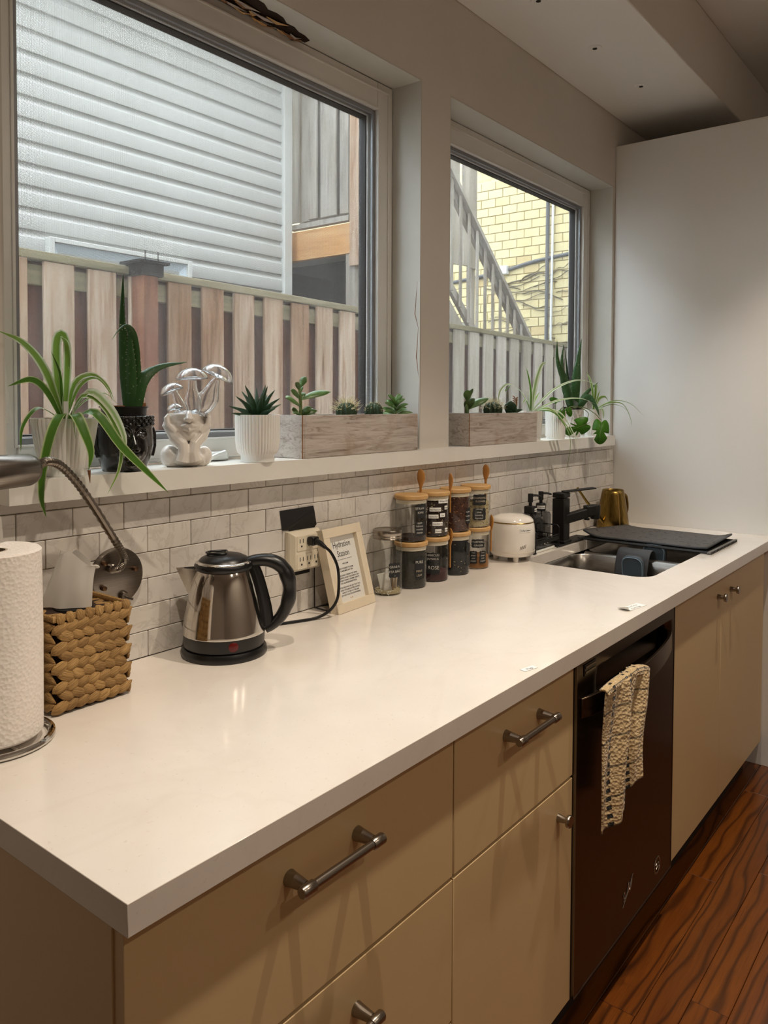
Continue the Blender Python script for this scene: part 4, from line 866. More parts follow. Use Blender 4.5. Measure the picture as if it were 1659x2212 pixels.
obj('wire_easel', MB().tube(wr, .0016, 6).tube([(.9175, -.016, H(.0035)), (.915, -.05, H(.0025)), (.93, -.085, H(.0022))], .0016, 6).tube([(.921, -.022, H(.178)), (.96, -.024, H(.18)), (1.02, -.028, H(.178)), (1.02, -.018, H(.09)), (1.02, -.02, H(.003)), (.955, -.02, H(.0028))], .0016, 6), 'black_matte', fr_)

# --- jars
def rock_fill(name, cx, cy, z0, z1, r, mats, par, n, size, seed):
    rnd = random.Random(seed); m = MB(); ms = [MB() for _ in mats]
    for i in range(n):
        k = rnd.randrange(len(mats)); a = rnd.uniform(0, 2 * math.pi); q = r * (rnd.uniform(.9, 1.0) if rnd.random() < .8 else rnd.uniform(0, 1)); z = rnd.uniform(z0, z1); top = rnd.random() < .15
        if top: z = z1; q = r * rnd.random() ** .5
        L = size * rnd.uniform(.5, 1.3); d = Vector((rnd.gauss(0, 1), rnd.gauss(0, 1), rnd.gauss(0, 1))).normalized() * L / 2; c_ = Vector((cx + q * math.cos(a), cy + q * math.sin(a), z))
        # keep pieces inside the wall
        for p in (c_ + d, c_ - d):
            rr = math.hypot(p.x - cx, p.y - cy)
            if rr > r: d = Vector((-math.sin(a), math.cos(a), d.z / max(L, 1e-6))).normalized() * L / 2 * .6
        ms[k].tube([c_ - d, c_ + d], [size * .12, size * .16], 4)
    c = obj(name, MB().lathe([(.0, z0), (r * .97, z0), (r * .97, z1), (.0, z1)], (cx, cy, 0), 28), mats[0], par)
    for k, mt in enumerate(mats):
        o = obj('loose_' + name, ms[k], mt, par, smooth=0); o['kind'] = 'stuff'
def wavy_label(cx, cy, ang, zc, wd, ht, r, par, mat='chalk_label', scall=True):
    """label wrapped round the jar with a scalloped outline"""
    n = 28; pts = []
    for i in range(n):
        a = 2 * math.pi * i / n; ca, sa = math.cos(a), math.sin(a); k = 1 / max(abs(ca), abs(sa)); k = min(k, 1.25) * (1 + (.045 * math.cos(8 * a) if scall else 0))
        pts.append((wd / 2 * ca * k / 1.12, ht / 2 * sa * k / 1.12))
    if not scall: pts = [(-wd / 2 + wd * i / 8, -ht / 2) for i in range(9)] + [(wd / 2 - wd * i / 8, ht / 2) for i in range(9)]
    vs = []
    for q in (.0003, .0007):
        vs += [(cx + (r + q) * math.cos(ang + x / r), cy + (r + q) * math.sin(ang + x / r), zc + y) for x, y in pts]
    n = len(pts); c0 = len(vs)
    for q in (.0003, .0007):
        vs.append((cx + (r + q) * math.cos(ang), cy + (r + q) * math.sin(ang), zc))
    fs = []
    if scall:
        for i in range(n): j = (i + 1) % n; fs += [(n + i, n + j, c0 + 1), (i, j, n + j, n + i)]
    else:
        for i in range(8): fs.append((n + i, n + i + 1, n + 16 - i, n + 17 - i))
        for i in range(n): j = (i + 1) % n; fs.append((i, j, n + j, n + i))
    return obj('jar_label', MB().add(vs, fs), mat, par, smooth=60)
def jar_text(body, cx, cy, ang, z, size, r, par, mat='chalk', **k):
    d = Vector((math.cos(ang), math.sin(ang), 0)); xdir = Vector((-d.y, d.x, 0)); o = Vector((cx, cy, z)) + d * (r + .001)
    mb_ = text_mb(body, size, M=basis(o, xdir, (0, 0, 1)), extrude=.00006, bend=r + .001, **k)
    return obj('lettering', mb_, mat, par, smooth=0)
JR = .0425
def jar(cx, cy, z0, label, fill, spoon=None, seed=1, hgt=.1235, fz=.8, n=500, size=.006):
    j = thing('storage_jar', label, 'jar', (cx, cy, z0), 'glass tea jars with bamboo lids')
    obj('glass_body', MB().lathe([(.0, .001), (.036, .0005), (.0405, .003), (JR, .008), (JR, hgt - .016), (JR - .0015, hgt - .0125)], (cx, cy, z0), 40, caps=(False, False)), 'jar_glass', j)
    l_ = obj('bamboo_lid', MB().lathe([(.0395, hgt - .0122), (.0445, hgt - .0115), (.0455, hgt - .009), (.0455, hgt - .003), (.0435, hgt - .0006), (.0, hgt - .0004)], (cx, cy, z0), 40), 'bamboo', j)
    obj('lid_seal', MB().lathe([(.036, hgt - .024), (.0405, hgt - .0235), (.0412, hgt - .020), (.0402, hgt - .017), (.0412, hgt - .0145), (.0395, hgt - .0124)], (cx, cy, z0), 36), 'seal', j)
    if fill: rock_fill('contents', cx, cy, z0 + .0035, z0 + hgt * fz, JR - .0022, fill, j, n, size, seed)
    if spoon is not None:
        a, zb = spoon; d = Vector((math.cos(a), math.sin(a), 0)); o = Vector((cx, cy, z0)) + d * (JR + .007); s_ = d.cross(Vector((0, 0, 1)))
        sp2 = obj('wooden_spoon', MB().tube([o + Vector((0, 0, zb)), o + Vector((0, 0, zb + .04)), o + Vector((0, 0, zb + .062)), o + d * .001 + Vector((0, 0, zb + .072)), o + d * .002 + Vector((0, 0, zb + .084)), o + d * .002 + Vector((0, 0, zb + .098)), o + d * .001 + Vector((0, 0, zb + .107)), o + Vector((0, 0, zb + .111))], [.0035, .0035, .0042, .0085, .0125, .0125, .008, .001], 12, flat=[.7, .7, .6, .4, .35, .35, .35, .3], up=tuple(d)), 'spoon_wood', j)
        obj('spoon_loop', MB().tube([o + s_ * (.009 * math.cos(q)) + d * (-.002 + .006 * math.sin(q)) + Vector((0, 0, zb + .03)) for q in [i * math.pi / 6 for i in range(12)]], .0013, 5, closed=True), 'jar_glass', sp2)
    return j
plain('seal', '#d8cdb8', .5)
plain('tea_dark', '#2a1712', .9); plain('tea_brown', '#4a2a1c', .9); plain('tea_green', '#4a4a34', .9); plain('tea_grey', '#35342f', .9); plain('tea_tan', '#8b7350', .9); plain('tea_yellow', '#a9873f', .9); plain('turmeric', '#8c5812', .9); plain('hibiscus', '#3c0f12', .9); plain('tea_black', '#16181b', .9); plain('herb_pale', '#b3a581', .9)
J = ((1.249, -.054), (1.353, -.054), (1.459, -.056), (1.569, -.056))
def toward(cx, cy): return math.atan2(-1.306 - cy, -.436 - cx)      # the direction facing the room's near end
JT = [toward(*p) for p in J]; JH = .1238
gr = None
# bottom row
j = jar(*J[0], CT, 'glass jar of dark green loose leaf behind the mason jar, bottom row', ['tea_grey', 'tea_green', 'tea_dark'], None, 2, fz=.8)
wavy_label(*J[0], JT[0] + .62, CT + .055, .034, .066, JR, j); jar_text('PURE', *J[0], JT[0] + .55, CT + .068, .010, JR, j); jar_text('MINT', *J[0], JT[0] + .55, CT + .045, .008, JR, j, mat='paper_beige'); jar_text('LEAF', *J[0], JT[0] + .55, CT + .034, .008, JR, j, mat='paper_beige')
j = jar(*J[1], CT, 'glass jar labelled HIBISCUS and ROSE with a little red tea', ['hibiscus', 'tea_dark', 'tea_brown'], (JT[1] + 1.9, .03), 3, fz=.22, n=260)
wavy_label(*J[1], JT[1] - .02, CT + .052, .044, .066, JR, j); jar_text('HIBISCUS/', *J[1], JT[1] - .02, CT + .072, .0082, JR, j); jar_text('JAMAICA', *J[1], JT[1] - .02, CT + .062, .0082, JR, j); jar_text('ROSE', *J[1], JT[1] + .02, CT + .036, .0135, JR, j)
j = jar(*J[2], CT, 'glass jar of black tea in the bottom row, third from the left', ['tea_black', 'tea_black', 'tea_grey', 'herb_pale'], None, 4, fz=.82, n=420)
wavy_label(*J[2], JT[2] + 1.15, CT + .075, .03, .034, JR, j); wavy_label(*J[2], JT[2] + 1.15, CT + .038, .03, .028, JR, j)
j = jar(*J[3], CT, 'glass jar labelled TURMERIC GINGER at the right end of the bottom row', ['turmeric', 'tea_yellow', 'tea_tan'], (JT[3] + 1.9, .045), 5, fz=.3, n=240)
wavy_label(*J[3], JT[3] + .2, CT + .077, .044, .028, JR, j); jar_text('TURMERIC', *J[3], JT[3] + .22, CT + .079, .0078, JR, j); jar_text('GINGER', *J[3], JT[3] + .22, CT + .069, .0078, JR, j)
for da in (-.12, .55):
    wavy_label(*J[3], JT[3] + da, CT + .036, .024, .042, JR, j)
    for q, s_ in enumerate(('root', 'ginger', 'peel', 'pepper')): jar_text(s_, *J[3], JT[3] + da, CT + .048 - .008 * q, .0058, JR, j)
# top row
j = jar(*J[0], CT + JH, 'nearly empty glass jar with two black labels at the left of the upper row', ['tea_dark', 'tea_brown'], (JT[0] + 2.6, .075), 6, fz=.1, n=160)
wavy_label(*J[0], JT[0] + .72, CT + JH + .082, .034, .042, JR, j); jar_text('STRAW', *J[0], JT[0] + .58, CT + JH + .086, .0085, JR, j); jar_text('KIWI', *J[0], JT[0] + .62, CT + JH + .075, .0085, JR, j)
wavy_label(*J[0], JT[0] + .66, CT + JH + .036, .036, .042, JR, j)
for q, s_ in enumerate(('apple', 'hibiscus', 'rosehip', 'papaya')): jar_text(s_, *J[0], JT[0] + .56, CT + JH + .049 - .0085 * q, .007, JR, j)
j = jar(*J[1], CT + JH, 'glass jar of speckled African chai tea with white paper strips', ['tea_dark', 'tea_brown', 'herb_pale', 'tea_tan'], (JT[1] + 1.95, .06), 7, fz=.78, n=700, size=.007)
for s_, da, z, wd in (('African Chai', .72, .098, .034), ('Black Peppercorn', .12, .076, .032), ('Licorice Root', .0, .057, .027), ('Clove', .62, .060, .016), ('Kenya Black Tea', .28, .037, .029), ('Cinnamon', .32, .017, .018), ('Nutmeg', .95, .019, .012), ('Ginger', .92, .08, .012)):
    wavy_label(*J[1], JT[1] + da, CT + JH + z, wd, .0105, JR, j, 'paper', False); jar_text(s_, *J[1], JT[1] + da, CT + JH + z - .002, .0055 if 'African' not in s_ else .008, JR, j, 'ink', squeeze=.75)
j = jar(*J[2], CT + JH, 'glass jar of brown rooibos tea in the upper row', ['tea_brown', 'tea_dark', 'raw_wood'], None, 8, fz=.8, n=900, size=.009)
wavy_label(*J[2], JT[2] + 1.15, CT + JH + .045, .032, .05, JR, j)
for q in range(3): jar_text('rooibos', *J[2], JT[2] + 1.0, CT + JH + .055 - .012 * q, .0065, JR, j)
j = jar(*J[3], CT + JH, 'glass jar labelled CHAMOMILE at the right end of the upper row', ['herb_pale', 'tea_tan', 'tea_green'], (JT[3] + 2.5, .07), 9, fz=.6, n=500)
wavy_label(*J[3], JT[3] + .3, CT + JH + .082, .046, .036, JR, j); jar_text('CHAMOMILE', *J[3], JT[3] + .3, CT + JH + .085, .0078, JR, j, mat='paper_beige'); jar_text('FLOWER', *J[3], JT[3] + .35, CT + JH + .075, .0078, JR, j, mat='paper_beige')
wavy_label(*J[3], JT[3] + .3, CT + JH + .040, .044, .040, JR, j)
for q, s_ in enumerate(('calming', 'sleep', 'soothing', 'digestion')): jar_text(s_, *J[3], JT[3] + .25, CT + JH + .053 - .009 * q, .007, JR, j)
# --- mason jar
mj = thing('mason_jar', 'glass mason jar with a ridged metal lid, labelled GRAB A TEA BAG', 'jar', (1.147, -.055, CT)); mx_, my_ = 1.147, -.055; mr = .0385
obj('glass_body', MB().lathe([(.0, .003), (.03, .001), (.0355, .004), (mr, .012), (mr, .118), (.0375, .130), (.0352, .139), (.0348, .146)], (mx_, my_, CT), 40, caps=(False, False)), 'jar_glass', mj)
obj('screw_band', MB().lathe([(.0355, .142), (.0385, .143), (.0372, .146), (.0388, .149), (.0374, .152), (.0389, .155), (.0386, .164), (.0375, .166), (.034, .166)], (mx_, my_, CT), 48, caps=(False, False)), 'nickel', mj, smooth=50)
obj('lid_disc', MB().lathe([(.034, .1655), (.032, .1645), (.0, .165)], (mx_, my_, CT), 36, caps=(False, False)), 'nickel', mj)
ma = toward(mx_, my_)
for k, (w_, h_, a, mt) in enumerate(((.03, .06, .3, 'paper'), (.032, .055, 1.2, 'tea_tan'), (.03, .058, 2.2, 'paper_beige'), (.03, .05, -.5, 'paper'))):
    M_ = Matrix.Translation((mx_ + .014 * math.cos(ma + a), my_ + .014 * math.sin(ma + a), CT + .005 + h_ / 2)) @ Matrix.Rotation(ma + a + .4, 4, 'Z') @ Matrix.Rotation(.12 * (k - 1), 4, 'X')
    o = obj('tea_packet', MB().box(-.002, .002, -w_ / 2, w_ / 2, -h_ / 2, h_ / 2, M=M_), mt, mj, bev=.001)
rock_fill('loose_fill', mx_, my_, CT + .004, CT + .012, .033, ['herb_pale', 'paper'], mj, 120, .008, 12)
wavy_label(mx_, my_, ma + .5, CT + .066, .036, .042, mr, mj); jar_text('GRAB A', mx_, my_, ma + .5, CT + .072, .0085, mr, mj); jar_text('TEA BAG', mx_, my_, ma + .5, CT + .060, .0085, mr, mj); jar_text(')', mx_, my_, ma + .5, CT + .051, .006, mr, mj)
emb = obj('embossed_script', MB().tube(spl([(mx_ + (mr + .0004) * math.cos(ma + .1 + .1 * i), my_ + (mr + .0004) * math.sin(ma + .1 + .1 * i), CT + .1 + .006 * (1 if i % 2 else -1) + .002 * i) for i in range(8)], 40), .0009, 5), 'jar_glass', mj)

# --- small white cooker used as a tea bag holder
RX, RY = 1.742, -.0835
rc = thing('tea_bag_container', 'small round white pot with gilt-rimmed lid, labelled as tea bag container', 'container', (RX, RY, CT))
for a in (0.6, 2.2, 3.9, 5.3): obj('foot', MB().lathe([(.0, 0), (.0075, 0), (.0085, .006), (.009, .016)], (RX + .05 * math.cos(a), RY + .05 * math.sin(a), CT), 14), 'white_gloss', rc)
obj('pot_body', MB().lathe([(.0, .0125), (.05, .0128), (.066, .018), (.0705, .028), (.072, .05), (.0718, .09), (.0695, .112), (.0665, .119)], (RX, RY, CT), 48), 'white_gloss', rc, smooth=60)
obj('base_seam', MB().tube([(RX + .0712 * math.cos(R(i * 10)), RY + .0712 * math.sin(R(i * 10)), CT + .031) for i in range(36)], .0006, 5, closed=True), 'cream_plastic', rc)
obj('gilt_rim', MB().lathe([(.0668, .1188), (.068, .1205), (.0665, .1222)], (RX, RY, CT), 48, caps=(False, False)), 'gold', rc)
lid_ = obj('lid', MB().lathe([(.0667, .1223), (.0655, .127), (.057, .1355), (.035, .1425), (.0, .1445)], (RX, RY, CT), 48), 'white_gloss', rc, smooth=60)
ra = toward(RX, RY)
obj('lid_mark', MB().lathe([(.0035, .0), (.0055, .0007), (.0065, .0)], (RX + .02, RY - .018, CT + .1418), 18, caps=(False, False)), 'gold', lid_)
wavy_label(RX, RY, ra + .62, CT + .1, .04, .012, .0712, rc, 'paper', False); jar_text('Tea Bag Container', RX, RY, ra + .62, CT + .098, .0062, .0712, rc, 'ink', squeeze=.78)
obj('script_mark', MB().tube(spl([(RX + .0724 * math.cos(ra + .35 + .04 * i), RY + .0724 * math.sin(ra + .35 + .04 * i), CT + .045 + .005 * (1 if i % 2 else -1) + .001 * i) for i in range(8)], 36), .0006, 5), 'nickel', rc)

# --- wire caddy with soap bottles
rk = thing('wire_caddy', 'black wire caddy holding two soap bottles beside the tap', 'rack', (1.93, -.075, CT))
x0, x1, y0, y1 = 1.853, 2.02, -.108, -.022
wm = lambda pts, r=.0022: MB().tube(pts, r, 6)
obj('base_wire', wm([(x0, y0, H(.03)), (x1, y0, H(.03)), (x1, y1, H(.03)), (x0, y1, H(.03)), (x0, y0, H(.03))]), 'black_matte', rk)
for k in range(7): obj('cross_wire', wm([(x0 + .022 * (k + .6), y0, H(.03)), (x0 + .022 * (k + .6), y0, H(.026)), (x0 + .022 * (k + .6), y1, H(.026)), (x0 + .022 * (k + .6), y1, H(.03))], .0016), 'black_matte', rk)
obj('front_rail', MB().box(x0, x1, y0 - .0015, y0 + .0015, H(.030), H(.040)), 'black_matte', rk)
obj('top_rail', wm([(x1, y1, H(.045)), (x1, y0, H(.045)), (x0, y0, H(.045)), (x0, y1, H(.045)), (x1, y1, H(.045))], .0018), 'black_matte', rk)
for x in (x0, x1):
    obj('end_frame', wm([(x, y0, H(.0025)), (x, y0, H(.07)), (x, y0 + .006, H(.076)), (x, y1 - .006, H(.076)), (x, y1, H(.07)), (x, y1, H(.0025))], .0026), 'black_matte', rk)
    for k in range(3): obj('end_wire', wm([(x, y0 + .02 + .022 * k, H(.03)), (x, y0 + .02 + .022 * k, H(.045))], .0016), 'black_matte', rk)
    obj('foot_wire', wm([(x - .012, y0, H(.0025)), (x + .004, y0, H(.0025))], .0026), 'black_matte', rk)
tr_ = thing('drip_tray', 'shallow white drip tray under the black wire caddy', 'tray', (1.95, -.075, CT))
obj('tray_dish', MB().prism(rrect(1.868, 2.008, -.104, -.03, .012, 5), CT + .0005, CT + .008), 'white_ceramic', tr_, bev=.002); obj('tray_grey_inset', MB().prism(rrect(1.876, 2.0, -.097, -.037, .008, 5), CT + .008, CT + .0088), 'strip_grey', tr_)
def soap(cx, cy, label, txt, square):
    s = thing('soap_dispenser', label, 'bottle', (cx, cy, H(.032)), 'smoked glass pump bottles'); z = H(.0285)
    if square:
        L = []
        for e, zz_ in ((.004, 0), (.0, .003), (.0, .088), (.004, .094), (.012, .098)):
            L.append([(cx + x, cy + y, z + zz_) for x, y in rrect(-.033 + e, .033 - e, -.033 + e, .033 - e, .007, 3)])
        n = len(L[0]); m = MB().add([p for l in L for p in l], [(k * n + i, k * n + (i + 1) % n, (k + 1) * n + (i + 1) % n, (k + 1) * n + i) for k in range(len(L) - 1) for i in range(n)] + [tuple(reversed(range(n))), tuple((len(L) - 1) * n + i for i in range(n))])
    else: m = MB().lathe([(.0, 0), (.031, 0), (.033, .003), (.033, .086), (.031, .094), (.018, .099), (.014, .1)], (cx, cy, z), 10, mod=lambda a, j, z_: 1 + (.05 if (int(a * 8) + j) % 2 else 0))
    obj('bottle', m, 'smoke_glass', s, smooth=20); obj('dip_tube', MB().cyl((cx, cy, z + .01), (cx + .006, cy, z + .12), .0025, 8), 'strip_grey', s)
    if square: obj('collar', MB().box(cx - .0155, cx + .0155, cy - .0155, cy + .0155, z + .098, z + .122), 'black_matte', s, bev=.002)
    else: obj('collar', MB().lathe([(.0155, .099), (.0165, .101), (.0165, .121), (.0145, .124), (.0, .124)], (cx, cy, z), 24), 'black_matte', s)
    p = obj('pump', MB().lathe([(.0055, .122), (.0055, .134), (.0085, .135), (.0085, .163), (.0, .163)], (cx, cy, z), 18), 'black_matte', s)
    obj('nozzle', MB().tube(spl([(cx, cy, z + .157), (cx + .014, cy - .016, z + .157), (cx + .024, cy - .027, z + .153)], 6), [.005, .0045, .004, .0038, .0036, .0034, .003], 8), 'black_matte', p)
    a = toward(cx, cy)
    if square:
        obj('cap_label', MB().box(cx + .0, cx + .0152, cy - .0162, cy - .0156, z + .104, z + .115), 'paper', s); obj('lettering', text_mb('HAND SOAP', .0045, M=basis((cx + .0076, cy - .0163, z + .1075), (1, 0, 0), (0, 0, 1)), squeeze=.6), 'ink', s, smooth=0)
    else:
        wavy_label(cx, cy, a + .1, z + .111, .03, .011, .0166, s, 'paper', False); jar_text('Dish Soap', cx, cy, a + .25, z + .1085, .0065, .0166, s, 'ink', squeeze=.8)
soap(1.893, -.0665, 'square smoked glass pump bottle in the caddy, nearer the white pot', 'HAND', True)
soap(1.975, -.0625, 'faceted smoked glass pump bottle labelled Dish Soap beside the tap', 'DISH', False)
# --- tap
fa = thing('kitchen_tap', 'square black pull-out kitchen tap behind the sink', 'faucet', (2.085, -.08, CT))
obj('deck_plate', MB().box(2.02, 2.27, -.113, -.056, CT + .0002, CT + .006), 'black_matte', fa, bev=.002)
obj('column', MB().box(2.062, 2.108, -.107, -.061, CT + .006, H(.160)), 'black_matte', fa, bev=.003); obj('column_foot', MB().box(2.057, 2.113, -.112, -.056, CT + .006, H(.016)), 'black_matte', fa, bev=.002)
obj('cap', MB().box(2.062, 2.110, -.107, -.061, H(.1625), H(.180)), 'black_matte', fa, bev=.003)
ld_ = Vector((.74, -.67, 0)).normalized()
def bar(o, d, L, hw, hh, up_=(0, 0, 1)):
    d = Vector(d).normalized(); s_ = d.cross(Vector(up_)).normalized(); u_ = s_.cross(d); vs = []
    for a in (0, L):
        for i, j in ((-1, -1), (1, -1), (1, 1), (-1, 1)): vs.append(Vector(o) + d * a + s_ * (hw * i) + u_ * (hh * j))
    return MB().add(vs, [(3, 2, 1, 0), (4, 5, 6, 7), (0, 1, 5, 4), (1, 2, 6, 5), (2, 3, 7, 6), (3, 0, 4, 7)])
obj('lever', bar((2.090, -.088, H(.1825)), (ld_.x, ld_.y, .10), .118, .016, .0022), 'black_matte', fa, bev=.001)
sp3 = obj('spout_arm', bar((2.092, -.092, H(.086)), (ld_.x, ld_.y, .26), .118, .0165, .0155), 'black_matte', fa, bev=.003)
e = Vector((2.092, -.092, H(.086))) + Vector((ld_.x, ld_.y, .26)).normalized() * .110
obj('spray_head', MB().lathe([(.0, -.028), (.0155, -.028), (.0165, -.024), (.0185, .016), (.0165, .021), (.0, .022)], (e.x + .006, e.y - .006, e.z), 24), 'black_matte', fa); obj('head_block', bar(tuple(e - ld_ * .028), (ld_.x, ld_.y, .1), .04, .0175, .018), 'black_matte', fa, bev=.003)
obj('button', MB().lathe([(.0, -.006), (.009, -.006), (.010, 0)], (2.155, -.149, H(.088)), 16), 'black_matte', fa)
# --- gold watering can
wc = thing('watering_can', 'small gold metal watering can in the corner behind the drying mat', 'watering can', (2.56, -.075, CT))
WX, WY = 2.556, -.0785
obj('can_body', MB().lathe([(.0, .001), (.062, .001), (.064, .004), (.058, .05), (.050, .10), (.044, .135), (.0405, .150)], (WX, WY, CT), 40, caps=(True, False), mod=lambda a, j, z: 1.0), 'gold', wc, smooth=60, solid=.0015)
obj('seam_line', MB().tube([(WX - .0415 * .0 + q * math.cos(-2.3), WY + q * math.sin(-2.3), CT + z) for q, z in ((.0648, .004), (.0588, .05), (.0508, .10), (.0412, .15))], .0009, 5), 'bamboo', wc)
wd = Vector((.955, -.295, 0)).normalized()
obj('can_handle', MB().tube(spl([tuple(Vector((WX, WY, CT)) + wd * a + Vector((0, 0, z))) for a, z in ((.046, .122), (.062, .128), (.078, .118), (.085, .085), (.082, .055), (.062, .045))], 20), .0085, 10, flat=.7, up=tuple(wd)), 'gold', wc)
obj('spout', MB().tube([tuple(Vector((WX, WY, CT)) - wd * a + Vector((0, 0, z))) for a, z in ((.055, .022), (.095, .06), (.155, .115), (.205, .168))], [.0085, .0065, .0052, .0046], 10), 'gold', wc)
# --- roll-up drying rack and mat
rr_ = thing('roll_up_rack', 'black roll-up rod rack laid across the sink', 'rack', (2.42, -.31, CT))
x = 2.225
rod = mesh('rod', MB().tube([(0, 0, 0), (0, 1, 0)], .0032, 8)); rod.materials.append(MT['rack_steel'])
yb_ = lambda x: -.098 - .17 * (x - 2.2)
k = 0
while k < 20: x = 2.206 + .0165 * k; piece('rod', rod, rr_, (x, -.55, CT + .0048), (1, yb_(x) + .55, 1)); k += 1
obj('end_strip', MB().box(2.2, 2.526, -.556, -.545, CT + .0004, CT + .0092), 'strip_grey', rr_, bev=.002)
obj('end_strip', bar((2.2, yb_(2.2), CT + .0048), (.326, -.17 * .326, 0), .33, .0055, .0044), 'rack_steel', rr_, bev=.002)
for k in range(19): obj('strip_notch', MB().box(2.2095 + .0165 * k, 2.2185 + .0165 * k, -.5575, -.5562, CT + .001, CT + .0086), 'black_matte', rr_)
t = NT('mat_grey'); t.set(rough=.75); n = t.noise(t.coord(), 140, 2); n2 = t.noise(t.coord(), 70, 2); c = t.mix(t.ramp(n2, [(.62, (0, 0, 0)), (.66, (1, 1, 1))]), t.ramp(n, [(.3, '#484644'), (.7, '#5a5755')]), '#171615'); t.col(c)
def mat_fn(u, v):
    x = 2.226 + .294 * u; y = -.537 + (.432 - .045 * u) * v
    z = H(.0128) + (.020 - .014 * u) * max(0, (v - .84) / .16) ** 2 + .012 * max(0, (.16 - v) / .16) ** 2 * (.35 + .65 * u)
    return (x + .008 * math.sin(v * 3.0), y, z)
mt_ = thing('drying_mat', 'dark grey speckled dish drying mat with curled ends on the rod rack', 'mat', (2.45, -.28, H(.01)))
obj('mat_sheet', MB().grid(22, 30, mat_fn), 'mat_grey', mt_, smooth=70, solid=.0055)
ed_ = [mat_fn(i / 20, 0) for i in range(21)] + [mat_fn(1, i / 20) for i in range(1, 21)] + [mat_fn(1 - i / 20, 1) for i in range(1, 21)] + [mat_fn(0, 1 - i / 20) for i in range(1, 20)]
obj('mat_binding', MB().tube(ed_, .0036, 6, closed=True), 'rubber_grey', mt_)
# --- paper strips on the counter
def strip(name_label, p, ax, L, wd_, txts, curl, parts=True):
    s = thing('paper_label', name_label, 'label', (p[0], p[1], CT)); d = Vector((math.cos(ax), math.sin(ax), 0)); e_ = Vector((-d.y, d.x, 0))
    def f(u, v):
        q = Vector((p[0], p[1], CT + .0007)) + d * (L * (u - .5)) + e_ * (wd_ * (v - .5))
        if curl and u < .22: c = (.22 - u) / .22; q += Vector((0, 0, .007 * c * c * (1.6 - v))) + d * (.004 * c * c)
        return tuple(q)
    obj('paper_strip', MB().grid(14, 6, f), 'paper', s, solid=.0003)
    for tx, off, sz in txts: obj('lettering', text_mb(tx, sz, M=basis(Vector((p[0], p[1], CT + .001)) + e_ * off + d * (L * .06 if curl else 0), d, e_), extrude=.00004, squeeze=.8), 'pipe_grey', s, smooth=0)
strip('curled white paper label near the counter edge by the dishwasher', (1.40, -.604), -.16, .092, .028, (('Feel Free To Use', .002, .0095), ('It Don\'t Break', -.010, .0095)), True)
strip('small white paper label reading Mugs at the front counter edge', (.855, -.6195), -.22, .036, .014, (('Mugs', -.004, .010),), False)
# ================================================================ things on the window sill
A_ = Vector((.6117, -.7911, 0)); B_ = Vector((-.7911, -.6117, 0))      # along the picture plane / towards the room
def ribbed_pot(par, cx, cy, rb, rt, h, n, foot=.012, mat='white_ceramic', straight=False):
    nn = n * 6; amp = .034
    prof = [(rb, 0), (rb, foot)] + ([(rb + (rt - rb) * .55, foot + .006), (rb + (rt - rb) * .8, foot + .016), (rt * .985, foot + .032)] if straight else [(rb * 1.06, foot + .002), (rb + (rt - rb) * .35, foot + .02), (rb + (rt - rb) * .65, h * .55)]) + [(rt, h - .008), (rt, h), (rt - .004, h), (rt - .005, h - .012)]
    def md(a, j, z): return 1 + (amp * (abs(math.sin(n * a / 2)) ** .8 - .6) if 2 <= j <= len(prof) - 4 else (amp * .35 * (abs(math.sin(n * a / 2)) - .6) if 1 < j < len(prof) - 2 else 0))
    p = obj('ribbed_pot', MB().lathe(prof, (cx, cy, SILL + .0004), nn, mod=md, caps=(True, False)), mat, par, smooth=50)
    obj('soil', MB().lathe([(rt - .0045, h - .016), (rt * .5, h - .012), (.0, h - .011)], (cx, cy, SILL), 24, caps=(True, True)), 'soil', par)
    return p
def Z(pts): return [(x, y, CT + z) for x, y, z in pts]
def leaves(par, name, mat, lst):
    for pts, wd, k in lst: obj(name, MB().leaf(Z(pts), wd, up=k.get('up', tuple(B_ * .6 + Vector((0, 0, .8)))), chan=k.get('chan', .25), n=k.get('n', 16), twist=k.get('tw', 0)), k.get('m', mat), par, smooth=60, uv=True)
